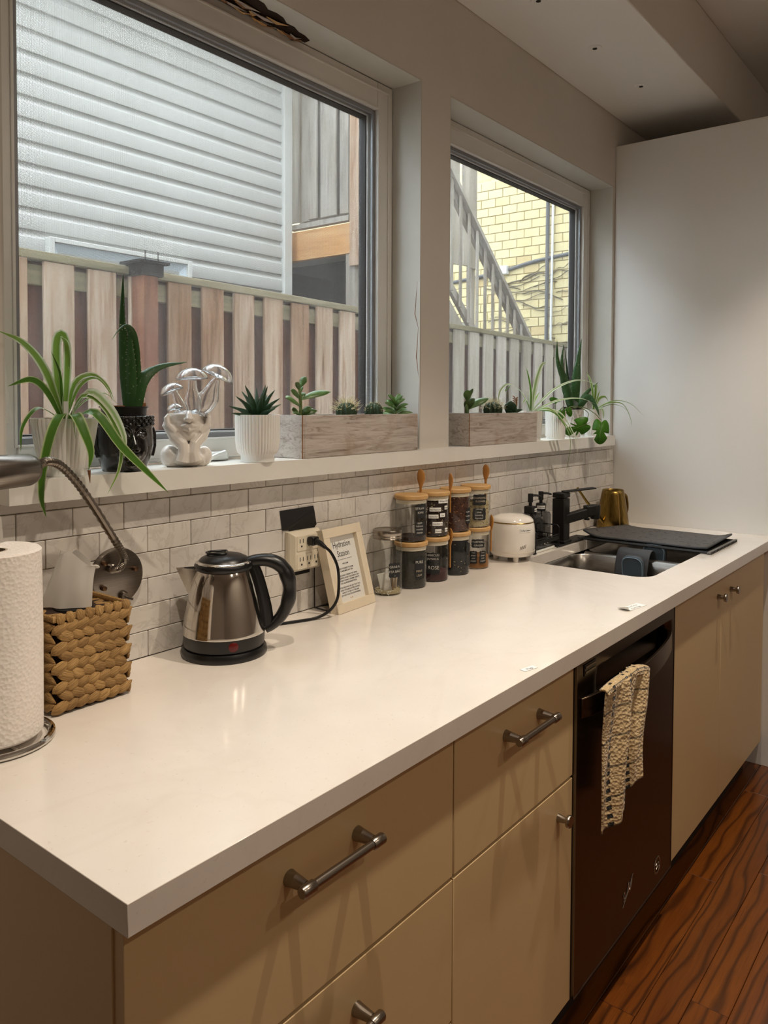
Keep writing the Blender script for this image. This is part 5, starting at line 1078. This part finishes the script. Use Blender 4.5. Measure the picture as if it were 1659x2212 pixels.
# --- spider plant, first pot
s1 = thing('potted_spider_plant', 'striped spider plant in the white ribbed pot at the left end of the sill', 'potted plant', (.304, .005, SILL))
ribbed_pot(s1, .304, .005, .038, .055, .1, 40)
up0 = (-.5, -.8, .3)
leaves(s1, 'leaf', 'spider_leaf', [
 ([(.298, .0, .46), (.262, -.01, .542), (.220, -.02, .586), (.172, -.03, .603)], .015, dict(up=up0)),
 ([(.297, .002, .46), (.289, .0, .53), (.286, -.004, .592), (.293, -.012, .607), (.302, -.016, .578), (.300, -.018, .545)], .017, dict(up=up0)),
 ([(.300, -.002, .46), (.299, -.015, .544), (.292, -.025, .588), (.279, -.03, .600)], .014, dict(up=up0)),
 ([(.295, .0, .46), (.262, -.012, .507), (.230, -.022, .526), (.188, -.03, .514)], .015, dict(m='spider_dark')),
 ([(.292, .0, .46), (.245, -.018, .478), (.214, -.026, .448), (.208, -.03, .408)], .009, dict(m='spider_dark')),
 ([(.285, -.02, .455), (.262, -.06, .468), (.236, -.078, .44), (.217, -.085, .383), (.212, -.088, .335), (.219, -.088, .303)], .020, dict(m='spider_dark', up=(-.3, -.5, .8))),
 ([(.298, -.025, .455), (.286, -.06, .468), (.290, -.078, .442), (.300, -.084, .405), (.296, -.084, .374)], .021, dict(m='spider_dark', up=(-.3, -.5, .8))),
 ([(.305, .0, .46), (.314, -.012, .52), (.340, -.022, .537), (.366, -.026, .521), (.380, -.03, .494)], .013, {}),
 ([(.305, .0, .46), (.318, -.02, .515), (.345, -.028, .531), (.368, -.032, .508), (.374, -.034, .486)], .011, {}),
 ([(.305, -.01, .46), (.310, -.045, .500), (.336, -.066, .482), (.362, -.076, .424), (.358, -.078, .373), (.335, -.078, .330)], .012, {}),
 ([(.306, -.012, .46), (.318, -.05, .506), (.345, -.07, .480), (.366, -.08, .43), (.366, -.082, .39)], .016, dict(m='spider_pale')),
 ([(.309, -.015, .458), (.322, -.062, .470), (.358, -.084, .412), (.406, -.092, .363), (.449, -.094, .323)], .020, dict(m='spider_dark', up=(-.3, -.5, .8))),
 ([(.303, -.01, .46), (.300, -.035, .478), (.290, -.05, .462), (.287, -.06, .425)], .010, dict(m='spider_pale')),
 ([(.300, .0, .46), (.294, -.005, .50), (.288, -.01, .54), (.270, -.015, .575)], .007, dict(m='spider_dark')),
 ([(.310, .005, .46), (.340, .0, .49), (.372, -.01, .505), (.402, -.015, .48)], .005, dict(m='spider_leaf')),
])
obj('plant_tag', MB().box(-.004, .004, -.0005, .0005, 0, .045, M=Matrix.Translation((.292, -.022, CT + .445)) @ Matrix.Rotation(-.9, 4, 'Z')), 'paper', s1)
obj('dried_tip', MB().tube([(.297, -.084, CT + .374), (.298, -.085, CT + .352)], [.005, .0006], 6, flat=.4), 'dry_tip', s1)
# --- voxel-merged sculpted figures
def sculpt(name, mb_, mat, par, vox, smooth_it=8):
    o = obj(name, mb_, mat, par, smooth=0)
    r = o.modifiers.new('fuse', 'REMESH'); r.mode = 'VOXEL'; r.voxel_size = vox; r.use_smooth_shade = True
    s = o.modifiers.new('soften', 'SMOOTH'); s.factor = .5; s.iterations = smooth_it
    return o
def frame(o, a, b):
    z = Vector((0, 0, 1)); return lambda p, q, r: tuple(Vector(o) + a * p + b * q + z * r)
def ell(m, F, c, s, n=14):
    vs = []; fs = []
    for i in range(n + 1):
        th = math.pi * i / n
        for k in range(n * 2):
            ph = math.pi * k / n; vs.append(F(c[0] + s[0] * math.sin(th) * math.cos(ph), c[1] + s[1] * math.sin(th) * math.sin(ph), c[2] + s[2] * math.cos(th)))
    N = n * 2
    for i in range(n):
        for k in range(N): fs.append((i * N + k, i * N + (k + 1) % N, (i + 1) * N + (k + 1) % N, (i + 1) * N + k))
    m.add(vs, fs)
# --- black head planter with aloe
hp_ = thing('head_planter', 'glossy black head-shaped planter with closed eyes holding an aloe', 'planter', (.424, .007, SILL))
hf = (B_ * .80 + A_ * .60).normalized(); ha = Vector((-hf.y, hf.x, 0)); hF = frame((.424, .007, SILL), ha, hf)
m = MB(); prof = [(.040, .0004), (.041, .006), (.045, .018), (.050, .032), (.053, .048), (.0525, .065), (.0510, .08), (.0515, .095), (.0515, .103), (.046, .1045), (.0, .1045)]
m.lathe(prof, (.424, .007, SILL), 48)
ell(m, hF, (0, .040, .046), (.030, .018, .034)); ell(m, hF, (0, .046, .032), (.014, .012, .010))
m.tube([hF(0, .050, .074), hF(0, .056, .062), hF(0, .062, .050), hF(0, .061, .043)], [.0035, .004, .0055, .006], 8)
for s_ in (-1, 1):
    ell(m, hF, (.006 * s_, .059, .043), (.0045, .005, .0035), 8)
    m.tube([hF(.0045 * s_, .053, .074), hF(.011 * s_, .0535, .081), hF(.021 * s_, .0505, .083), hF(.032 * s_, .043, .077)], [.0022, .003, .003, .0018], 6)
    ell(m, hF, (.0185 * s_, .0475, .070), (.0105, .006, .0062), 8)
    m.tube([hF(.009 * s_, .0545, .0675), hF(.0185 * s_, .0550, .0645), hF(.029 * s_, .0475, .0665)], [.0008, .0017, .0008], 6)
    m.tube([hF(.0535 * s_, .0, .082), hF(.056 * s_, -.004, .068), hF(.055 * s_, .002, .046), hF(.050 * s_, .008, .026)], [.004, .007, .006, .004], 8)
m.tube([hF(-.014, .054, .0295), hF(-.006, .0605, .0315), hF(0, .0595, .031), hF(.006, .0605, .0315), hF(.014, .054, .0295)], [.001, .0032, .003, .0032, .001], 8); m.tube([hF(-.011, .054, .026), hF(0, .060, .0255), hF(.011, .054, .026)], [.001, .0036, .001], 8)
ell(m, hF, (0, .047, .014), (.014, .008, .008), 8)
sculpt('head', m, 'black_gloss', hp_, .0016, 4)
cm = MB()
for r_ in range(3):
    for k in range(26):
        a = 2 * math.pi * (k + .5 * (r_ % 2)) / 26; ell(cm, lambda p, q, w_: (.424 + p, .007 + q, SILL + w_), (.0515 * math.cos(a), .0515 * math.sin(a), .088 + .0062 * r_), (.0042, .0042, .0036), 4)
obj('hair_curls', cm, 'black_gloss', hp_, smooth=60)
obj('inner_pot', MB().lathe([(.040, .104), (.0415, .118), (.0445, .1185), (.0445, .121), (.041, .121), (.040, .115), (.0, .114)], (.424, .007, SILL), 36, caps=(True, False)), 'black_plastic', hp_)
obj('soil', MB().lathe([(.0395, .116), (.02, .119), (.0, .120)], (.424, .007, SILL), 20), 'soil', hp_)
def aloe(par, pts, wd, th, mat='aloe', name='leaf', teeth=True, n=16):
    P = spl(Z(pts), n); rs = [wd * (1 - (i / n) ** 2.2) * (.85 + .3 * math.sin(math.pi * min(1, i / n * 1.6))) + .0005 for i in range(n + 1)]
    o = obj(name, MB().tube(P, rs, 10, flat=th, up=tuple(B_)), mat, par, smooth=70)
    if teeth:
        tm_ = MB()
        for i in range(2, n):
            t_ = (P[min(i + 1, n)] - P[i - 1]).normalized(); s_ = t_.cross(B_).normalized()
            for e_ in (-1, 1): q = P[i] + s_ * (e_ * rs[i] * .97); tm_.tube([q, q + s_ * e_ * .0016 + t_ * .0012], [.0006, .0001], 4)
        obj('leaf_teeth', tm_, 'spine', o)
    return o
aloe(hp_, [(.431, .004, .478), (.425, .004, .566), (.420, .004, .643), (.4225, .004, .726)], .0105, .35)
aloe(hp_, [(.434, -.004, .478), (.430, -.008, .55), (.428, -.008, .60), (.424, -.008, .628)], .0085, .4)
aloe(hp_, [(.438, -.002, .478), (.441, -.006, .55), (.432, -.012, .610), (.414, -.018, .630), (.396, -.02, .620), (.383, -.02, .602)], .0085, .35)
aloe(hp_, [(.438, -.010, .478), (.448, -.014, .528), (.482, -.022, .556), (.540, -.03, .568)], .0125, .35)
aloe(hp_, [(.437, .0, .478), (.443, -.004, .56), (.440, -.006, .61)], .011, .4)
obj('bark_chip', MB().box(.395, .418, -.005, .003, SILL + .1205, SILL + .1225).box(.445, .455, -.018, -.012, SILL + .12, SILL + .128), 'raw_wood', hp_)
# --- white half-face vase
fv = thing('face_vase', 'white ceramic vase of a lower face resting on cupped hands', 'vase', (.56, -.004, SILL))
fb = (B_ * .93 + A_ * .36).normalized(); fa_ = Vector((-fb.y, fb.x, 0)); F = frame((.56, -.004, SILL), fa_, fb)
m = MB()
ell(m, F, (-.034, -.002, .022), (.019, .021, .0225)); ell(m, F, (.034, -.012, .020), (.017, .018, .0205)); ell(m, F, (0, .002, .016), (.036, .026, .0165)); 
m.tube([F(-.036, .004, .009), F(.034, .002, .009)], [.0088, .0088], 14)
ell(m, F, (0, -.002, .045), (.018, .017, .03))
for s_ in (-1, 1):
    m.tube([F(.013 * s_, .028, .012), F(.009 * s_, .029, .030), F(.012 * s_, .027, .046), F(.026 * s_, .019, .060), F(.036 * s_, .009, .078)], [.014, .0125, .0115, .012, .010], 10)
    for k in range(4):
        b0 = .018 - .009 * k
        m.tube([F((.024 + .003 * k) * s_, .022 - .008 * k, .068), F((.039 + .001 * k) * s_, b0, .084), F((.041 - .001 * k) * s_, b0 - .003, .098 - .003 * k), F((.036) * s_, b0 - .004, .105 - .004 * k)], [.0075, .0068, .006, .0042], 8)
ell(m, F, (0, -.001, .082), (.036, .031, .032)); ell(m, F, (0, .018, .066), (.017, .013, .014))
m.lathe([(.030, .08), (.034, .095), (.035, .103), (.0345, .107), (.0, .104)], tuple(F(0, -.003, 0)), 28, mod=lambda a, j, z: 1 + .05 * math.sin(3 * a + 1))
m.tube([F(0, .028, .110), F(0, .036, .103), F(0, .043, .096), F(0, .037, .092)], [.005, .007, .0075, .005], 8); ell(m, F, (-.0065, .036, .095), (.005, .005, .004), 6); ell(m, F, (.0065, .036, .095), (.005, .005, .004), 6)
m.tube([F(-.014, .028, .0815), F(-.005, .0365, .0845), F(0, .0360, .083), F(.005, .0365, .0845), F(.014, .028, .0815)], [.0015, .0040, .0036, .0040, .0015], 8); m.tube([F(-.012, .028, .0765), F(0, .0360, .0755), F(.012, .028, .0765)], [.0015, .0048, .0015], 8)
sculpt('bust', m, 'white_gloss', fv, .0014, 3)
# --- glass mushrooms in the vase
gm = thing('glass_mushrooms', 'cluster of clear glass mushrooms standing in the white face vase', 'ornament', (.56, -.004, SILL + .1))
def gF(p, q, r): return tuple(Vector((.56, -.004, SILL)) + A_ * p + B_ * q + Vector((0, 0, r)))
def mush(cap, R_, tilt, stem, bulb):
    ax = (Vector((0, 0, 1)) * math.cos(tilt) + A_ * math.sin(tilt)).normalized(); o = gF(*cap)
    c = obj('cap', along([(.0, .62 * R_), (.35 * R_, .58 * R_), (.68 * R_, .42 * R_), (.9 * R_, .18 * R_), (R_, -.02 * R_), (.97 * R_, -.10 * R_), (.82 * R_, -.10 * R_), (.5 * R_, .05 * R_), (.2 * R_, .08 * R_)], o, ax, 36, (False, False)), 'blown_glass', gm, smooth=70, solid=.0016)
    P = spl([gF(*p) for p in stem], 14); obj('stem', MB().tube(P, [bulb[min(int(i / 14 * (len(bulb) - 1)), len(bulb) - 2)] * (1 - (i / 14 * (len(bulb) - 1)) % 1) + bulb[min(int(i / 14 * (len(bulb) - 1)) + 1, len(bulb) - 1)] * ((i / 14 * (len(bulb) - 1)) % 1) for i in range(15)], 18), 'blown_glass', c, smooth=70, solid=.0014)
    obj('rim', MB().tube([tuple(Vector(o) + (ax.orthogonal().normalized() * math.cos(q) + ax.cross(ax.orthogonal().normalized()) * math.sin(q)) * R_ * .985 - ax * .06 * R_) for q in [i * math.pi / 16 for i in range(32)]], .0011, 6, closed=True), 'blown_glass', c)
mush((.062, .0, .184), .0315, .45, [(.060, 0, .176), (.052, 0, .16), (.044, 0, .14), (.034, 0, .122), (.026, 0, .106)], [.006, .012, .020, .018, .008])
mush((.011, .004, .178), .031, -.05, [(.011, 0, .172), (.011, 0, .155), (.012, 0, .135), (.014, 0, .115), (.016, 0, .103)], [.008, .009, .016, .013, .007])
mush((-.029, .006, .152), .023, -.38, [(-.024, .004, .150), (-.016, .004, .13), (-.008, .002, .112), (-.003, .0, .103)], [.005, .009, .012, .008])
mush((-.026, -.004, .116), .015, -.2, [(-.024, -.004, .112), (-.018, -.004, .107), (-.012, -.004, .102)], [.005, .006, .005])
# --- small aloe in the second ribbed pot
p2 = thing('potted_haworthia', 'small spiky succulent in the white ribbed pot beside the first planter box', 'potted plant', (.743, -.01, SILL))
ribbed_pot(p2, .743, -.01, .0365, .0485, .1025, 44, .014, straight=True)
random.seed(9)
for k in range(18):
    a = k * 2.4; q = k / 18; r = .020 + .050 * q; zt_ = .072 - .066 * q ** 1.4; d = Vector((math.cos(a), math.sin(a), 0))
    b = Vector((.743, -.01, .4555)) + d * .004
    aloe(p2, [tuple(b), tuple(b + d * r * .5 + Vector((0, 0, zt_ * .62))), tuple(b + d * r + Vector((0, 0, zt_)))], .0055, .45, 'aloe_dark', teeth=False, n=8)
# --- planter boxes
def planter(label, x0, x1, y0, y1, h, rot):
    t_ = thing('planter_box', label, 'planter', (x0, y0, SILL)); th = .009; M_ = Matrix.Translation((x0, y0, SILL)) @ Matrix.Rotation(rot, 4, 'Z'); L, D_ = x1 - x0, y1 - y0; s = .0005
    for nm, a in (('front_board', (th, L, 0, th)), ('back_board', (th, L, D_ - th, D_)), ('end_board', (0, th - .0003, 0, D_)), ('end_board', (L - th, L, th + .0003, D_ - th - .0003))):
        obj(nm, MB().box(a[0], a[1], a[2], a[3], s, h, M=M_), 'washed_wood', t_, bev=.0012)
    obj('bottom_board', MB().box(th, L - th, th, D_ - th, s, .008, M=M_), 'raw_wood', t_); obj('soil', MB().box(th + .0005, L - th - .0005, th + .0005, D_ - th - .0005, .01, h - .016, M=M_), 'soil', t_)
    obj('raw_edge', MB().box(-.0003, .0022, -.0008, .0003, s, h, M=M_), 'raw_wood', t_)
    return t_
planter('long whitewashed wooden planter box with succulents below the left window', .861, 1.325, -.03, .074, .1, R(1.4))
planter('whitewashed wooden planter box with succulents below the right window', 1.560, 1.984, -.037, .066, .099, R(-.4))
def oval(par, p0, p1, wd, mat, name='leaf', th=.3, up=None):
    p0, p1 = Vector(p0), Vector(p1); n = 9; P = [p0.lerp(p1, i / n) + Vector((0, 0, .004 * math.sin(math.pi * i / n))) for i in range(n + 1)]
    return obj(name, MB().tube(P, [max(.0008, wd * math.sin(math.pi * min(1, (.08 + .92 * (i / n))) ** 1.25) ** .8) for i in range(n + 1)], 10, flat=th, up=up or tuple(B_ + Vector((0, 0, .9)))), mat, par, smooth=70)
SO = SILL + .084
j1 = thing('jade_plant', 'broad leaved jade succulent at the left end of the first planter box', 'succulent', (.907, .02, SO))
obj('stem', MB().tube(Z([(.907, .02, .444), (.906, .02, .49), (.902, .02, .525)]), [.0045, .004, .003], 8), 'stem', j1)
for p1, w_ in (((.918, .012, .550), .0095), ((.884, .015, .536), .006), ((.866, .012, .517), .0095), ((.838, .0, .500), .015), ((.990, .0, .516), .012), ((.930, .03, .514), .007), ((.868, .01, .472), .010), ((.925, .0, .478), .009), ((.942, .0, .470), .011), ((.862, .0, .464), .008), ((.930, .04, .53), .006)):
    z0 = min(max(p1[2] - .02, .458), .525); oval(j1, (.905, .02, CT + z0), (p1[0], p1[1], CT + p1[2]), w_, 'jade' if w_ < .012 else 'jade_edge')
def cactus(label, c, r, h, ribs, nsp, spl_):
    t_ = thing('cactus', label, 'cactus', (c[0], c[1], SO)); prof = [(r * .75, -.002), (r * .95, h * .25), (r, h * .5), (r * .92, h * .75), (r * .6, h * .94), (r * .2, h), (.0, h)]
    obj('cactus_body', MB().lathe(prof, (c[0], c[1], SO), ribs * 4, mod=lambda a, j, z: 1 + .09 * (math.cos(ribs * a) - .5)), 'cactus_green', t_, smooth=60)
    m = MB(); rnd = random.Random(nsp)
    for k in range(nsp):
        i = k % ribs; a = 2 * math.pi * i / ribs; th = rnd.uniform(.05, 1.35); cz = SO + h * .5; b = Vector((c[0] + r * 1.04 * math.cos(th) * math.cos(a), c[1] + r * 1.04 * math.cos(th) * math.sin(a), cz + h * .52 * math.sin(th)))
        d = Vector((math.cos(a) * math.cos(th) + rnd.uniform(-.7, .7), math.sin(a) * math.cos(th) + rnd.uniform(-.7, .7), math.sin(th) + rnd.uniform(-.4, .5))).normalized(); m.tube([b, b + d * spl_ * rnd.uniform(.6, 1.2)], [.0006, .00015], 4)
    s = obj('spines', m, 'spine', t_, smooth=0); s['kind'] = 'stuff'; return t_
cactus('round cactus with long pale spines in the middle of the first planter box', (1.062, .012), .026, .046, 13, 150, .02)
cactus('ribbed barrel cactus with short spines in the first planter box', (1.178, .018), .0235, .046, 16, 120, .0045)
def rosette(label, c, k_, seed, mat='jade_edge', hgt=.05, spread=.04):
    t_ = thing('succulent', label, 'succulent', (c[0], c[1], SO)); rnd = random.Random(seed); obj('stem', MB().tube([(c[0], c[1], SO - .003), (c[0] + .003, c[1], SO + hgt * .8)], [.003, .002], 6), 'stem', t_)
    for i in range(k_):
        a = i * 2.4; q = i / k_; z = SO + hgt * (.15 + .75 * (1 - q)); d = Vector((math.cos(a), math.sin(a), 0)); oval(t_, Vector((c[0], c[1], z)), Vector((c[0], c[1], z)) + d * spread * (.4 + .6 * q) + Vector((0, 0, .018 * (1 - q) + .006)), .0058, mat, th=.4)
    return t_
rosette('leafy green succulent at the right end of the first planter box', (1.268, .015), 20, 3, hgt=.052, spread=.05)
j2 = thing('jade_plant', 'round leaved jade succulent at the left end of the second planter box', 'succulent', (1.635, .015, SO))
obj('stem', MB().tube(Z([(1.635, .015, .444), (1.633, .015, .50)]), [.004, .003], 8), 'stem', j2)
for p1, w_ in (((1.596, .0, .478), .017), ((1.612, .005, .50), .012), ((1.618, .01, .53), .013), ((1.655, .01, .535), .006), ((1.715, -.01, .506), .014), ((1.648, .0, .505), .010), ((1.672, .03, .51), .007)): oval(j2, (1.634, .015, CT + max(.452, p1[2] - .035)), (p1[0], p1[1], CT + p1[2]), w_, 'jade' if w_ < .013 else 'jade_edge')
cactus('round cactus with a thatch of pale spines in the second planter box', (1.775, .01), .030, .05, 13, 190, .018)
s3 = thing('dark_succulent', 'dark broad-leaved seedling in the second planter box', 'succulent', (1.895, .015, SO))
for a, b, w_ in (((1.893, .015, .445), (1.885, .005, .498), .021), ((1.90, .015, .445), (1.905, .01, .49), .018), ((1.9, .012, .452), (1.955, .0, .468), .006), ((1.895, .012, .446), (1.868, .0, .466), .008)): oval(s3, (a[0], a[1], CT + a[2]), (b[0], b[1], CT + b[2]), w_, 'aloe_dark', up=tuple(B_))
obj('shoot', MB().tube(Z([(1.893, .02, .47), (1.888, .02, .51), (1.882, .02, .535)]), [.0012, .001, .0008], 5), 'stem', s3)
for b in ((1.898, .015, .545), (1.862, .015, .528)): oval(s3, (1.882, .02, CT + .535), (b[0], b[1], CT + b[2]), .003, 'jade_edge')
s4 = thing('dry_sprig', 'dry brown flower sprig at the right end of the second planter box', 'succulent', (1.948, .02, SO))
obj('stem', MB().tube(Z([(1.948, .02, .444), (1.947, .02, .48), (1.94, .02, .51)]), [.0014, .0012, .0008], 5), 'dry_tip', s4)
for k in range(14): a = k * 2.1; oval(s4, (1.945, .02, CT + .475 + .002 * k), (1.945 + .014 * math.cos(a), .02 + .012 * math.sin(a), CT + .482 + .0025 * k), .002, 'dry_tip', 'bract')
# --- plants at the right end
s5 = thing('potted_spider_plant', 'pale spider plant in the ribbed pot just behind the second planter box', 'potted plant', (2.036, .012, SILL))
ribbed_pot(s5, 2.036, .012, .034, .0425, .104, 36)
leaves(s5, 'leaf', 'spider_pale', [
 ([(2.036, .01, .462), (2.045, .0, .555), (2.075, -.005, .62), (2.106, -.01, .638)], .02, dict(up=up0)),
 ([(2.030, .01, .462), (2.012, .0, .53), (1.985, -.004, .585), (1.965, -.006, .612)], .008, dict(up=up0, m='spider_dark')),
 ([(2.030, .01, .462), (1.930, -.01, .525), (1.835, -.015, .552), (1.770, -.02, .53), (1.757, -.02, .492)], .011, {}),
 ([(2.030, .01, .462), (1.965, -.01, .496), (1.935, -.02, .50), (1.91, -.024, .49)], .010, dict(m='spider_leaf')),
 ([(2.040, .01, .462), (2.115, -.035, .538), (2.245, -.06, .574), (2.375, -.07, .566), (2.420, -.075, .55)], .011, {}),
 ([(2.042, .008, .462), (2.12, -.05, .500), (2.25, -.075, .508), (2.36, -.085, .488)], .011, {}),
 ([(2.040, .005, .462), (2.06, -.05, .470), (2.12, -.085, .41), (2.175, -.09, .36)], .014, dict(m='spider_leaf')),
 ([(2.038, .004, .462), (2.05, -.06, .462), (2.085, -.085, .425), (2.135, -.092, .361), (2.112, -.094, .281), (2.088, -.095, .244)], .010, dict(m='spider_dark')),
 ([(2.042, .004, .462), (2.10, -.06, .462), (2.155, -.088, .394), (2.190, -.092, .340), (2.182, -.094, .276)], .012, {}),
 ([(2.034, .01, .462), (2.028, .006, .51), (2.02, .002, .545)], .012, {}), ([(2.036, .012, .462), (2.06, .01, .50), (2.09, .006, .53)], .011, dict(m='spider_leaf')),
])
obj('plant_tag', MB().box(-.005, .005, -.0005, .0005, 0, .08, M=Matrix.Translation((2.03, .02, CT + .455)) @ Matrix.Rotation(-.9, 4, 'Z')), 'paper', s5)
s6 = thing('potted_monstera', 'split-leaf trailing vine in the translucent ribbed pot near the sill end', 'potted plant', (2.217, .006, SILL))
ribbed_pot(s6, 2.217, .006, .034, .0375, .102, 32, foot=.008)
def blade(par, o, xd, yd, size, notches, name='leaf', mat='monstera_leaf'):
    """heart-shaped leaf with deep slits, slightly cupped"""
    xd = Vector(xd).normalized(); yd = Vector(yd).normalized(); nd = xd.cross(yd); n = 44; vs = [Vector(o)]; pts = []
    for i in range(n + 1):
        a = -math.pi * .5 + 2 * math.pi * i / n; r = size * .5 * (1.0 + .12 * math.cos(2 * (a - math.pi / 2)) + .15 * max(0, math.cos(a - math.pi / 2)) ** 6) * (1 - .45 * max(0, math.cos(a + math.pi / 2)) ** 18)
        for na, nw, dp in notches:
            dd_ = abs((a - na + math.pi) % (2 * math.pi) - math.pi)
            if dd_ < nw: r *= 1 - dp * (1 - (dd_ / nw) ** 2)
        x, y = r * math.cos(a) * .82, r * math.sin(a); pts.append(Vector(o) + xd * x + yd * y - nd * (.25 * x * x / size + .2 * y * y / size))
    m = MB(); m.add([tuple(v) for v in vs + pts], [(0, i, i + 1) for i in range(1, n + 1)]); l = obj(name, m, mat, par, smooth=70, solid=.0006); l_ = Vector(o)
    obj('midrib', MB().tube([l_ - yd * size * .45 - nd * .002, l_, l_ + yd * size * .5 - nd * .004], [.0011, .0009, .0003], 5), 'stem', l); return l
blade(s6, (2.255, -.07, CT + .405), tuple(Vector((0, 0, .93)) - A_ * .35 + B_ * .25), tuple(-A_ * .93 + Vector((0, 0, -.35))), .092, ((.5, .22, .75), (1.0, .2, .7), (2.4, .2, .6), (2.9, .16, .5)))
blade(s6, (2.415, -.085, CT + .392), tuple(-A_ + Vector((0, 0, .12))), tuple(Vector((0, 0, -1)) - A_ * .12 + B_ * .25), .09, ((.35, .16, .55), (.8, .14, .5), (2.6, .16, .6)))
blade(s6, (2.19, -.03, CT + .452), (.7, -.6, .2), (-.5, -.2, -.8), .042, ()); blade(s6, (2.175, -.012, CT + .50), (.75, -.5, .4), (-.75, .2, .35), .040, ()); blade(s6, (2.25, -.03, CT + .462), (.7, -.6, .2), (.2, -.2, -.9), .034, ())
for p in ([(2.217, .0, .455), (2.25, -.05, .48), (2.31, -.08, .455), (2.285, -.076, .42)], [(2.22, 0, .455), (2.29, -.055, .478), (2.36, -.08, .455), (2.408, -.086, .43)], [(2.215, 0, .455), (2.2, -.03, .475), (2.19, -.035, .46)], [(2.21, 0, .455), (2.19, -.005, .485), (2.19, -.01, .495)]): obj('vine_stem', MB().tube(spl(Z(p), 14), .0014, 6), 'stem', s6)
s7 = thing('potted_aloe', 'tall upright aloe in the marbled pot near the sill end', 'potted plant', (2.406, .028, SILL))
t = NT('marbled'); t.set(rough=.3); n = t.noise(t.coord((1, 1, .5)), 30, 5, .6, 2.0); t.col(t.ramp(n, [(.4, '#dcd7ce'), (.5, '#a89e93'), (.56, '#ddd8d0')]))
obj('marbled_pot', MB().lathe([(.028, .0004), (.030, .003), (.036, .05), (.0365, .1), (.0345, .108), (.033, .106)], (2.406, .028, SILL), 36, caps=(True, False)), 'marbled', s7, smooth=60)
obj('inner_pot', MB().lathe([(.0335, .1), (.036, .113), (.0385, .1135), (.0385, .117), (.035, .117), (.034, .11)], (2.406, .028, SILL), 30, caps=(False, False)), 'black_plastic', s7); obj('soil', MB().lathe([(.0335, .108), (.0, .113)], (2.406, .028, SILL), 20), 'soil', s7)
aloe(s7, [(2.392, .024, .468), (2.318, .02, .575), (2.250, .016, .645), (2.238, .014, .722)], .0135, .4)
aloe(s7, [(2.408, .022, .468), (2.408, .016, .58), (2.418, .012, .66), (2.440, .01, .742)], .0165, .4)
aloe(s7, [(2.396, .03, .468), (2.335, .03, .565), (2.312, .03, .64), (2.326, .03, .714)], .0125, .4); aloe(s7, [(2.402, .034, .468), (2.378, .036, .58), (2.352, .036, .695)], .007, .4, 'aloe_dark')
aloe(s7, [(2.412, .01, .468), (2.418, -.03, .515), (2.425, -.06, .478), (2.435, -.07, .44)], .012, .3, teeth=False); aloe(s7, [(2.415, .015, .468), (2.47, .0, .53), (2.535, -.02, .575)], .010, .35); aloe(s7, [(2.395, .01, .468), (2.33, -.02, .49), (2.265, -.04, .505)], .009, .35, 'aloe_dark', teeth=False)
s8 = thing('potted_spider_plant', 'small spider plant in the ribbed pot at the right end of the sill', 'potted plant', (2.539, .003, SILL))
ribbed_pot(s8, 2.539, .003, .031, .0345, .107, 30, foot=.010)
leaves(s8, 'leaf', 'spider_leaf', [
 ([(2.534, 0, .462), (2.505, -.01, .53), (2.462, -.02, .575), (2.40, -.03, .612)], .014, dict(up=up0)), ([(2.532, 0, .462), (2.508, -.02, .525), (2.490, -.03, .568), (2.496, -.04, .545)], .016, dict(up=up0)),
 ([(2.540, 0, .462), (2.548, -.01, .51), (2.566, -.015, .545)], .010, dict(up=up0)), ([(2.540, 0, .462), (2.565, -.01, .508), (2.60, -.02, .518), (2.625, -.025, .50)], .013, dict(up=up0)),
 ([(2.542, 0, .462), (2.585, -.04, .492), (2.64, -.08, .488), (2.66, -.105, .43), (2.655, -.11, .40)], .010, {}), ([(2.542, 0, .462), (2.60, -.05, .50), (2.66, -.10, .492), (2.69, -.15, .44)], .006, {}), ([(2.540, 0, .462), (2.61, -.04, .486), (2.655, -.07, .478), (2.685, -.1, .445)], .004, dict(m='spider_dark')),
 ([(2.535, -.01, .462), (2.53, -.04, .468), (2.524, -.05, .43)], .013, dict(m='spider_pale')),
])
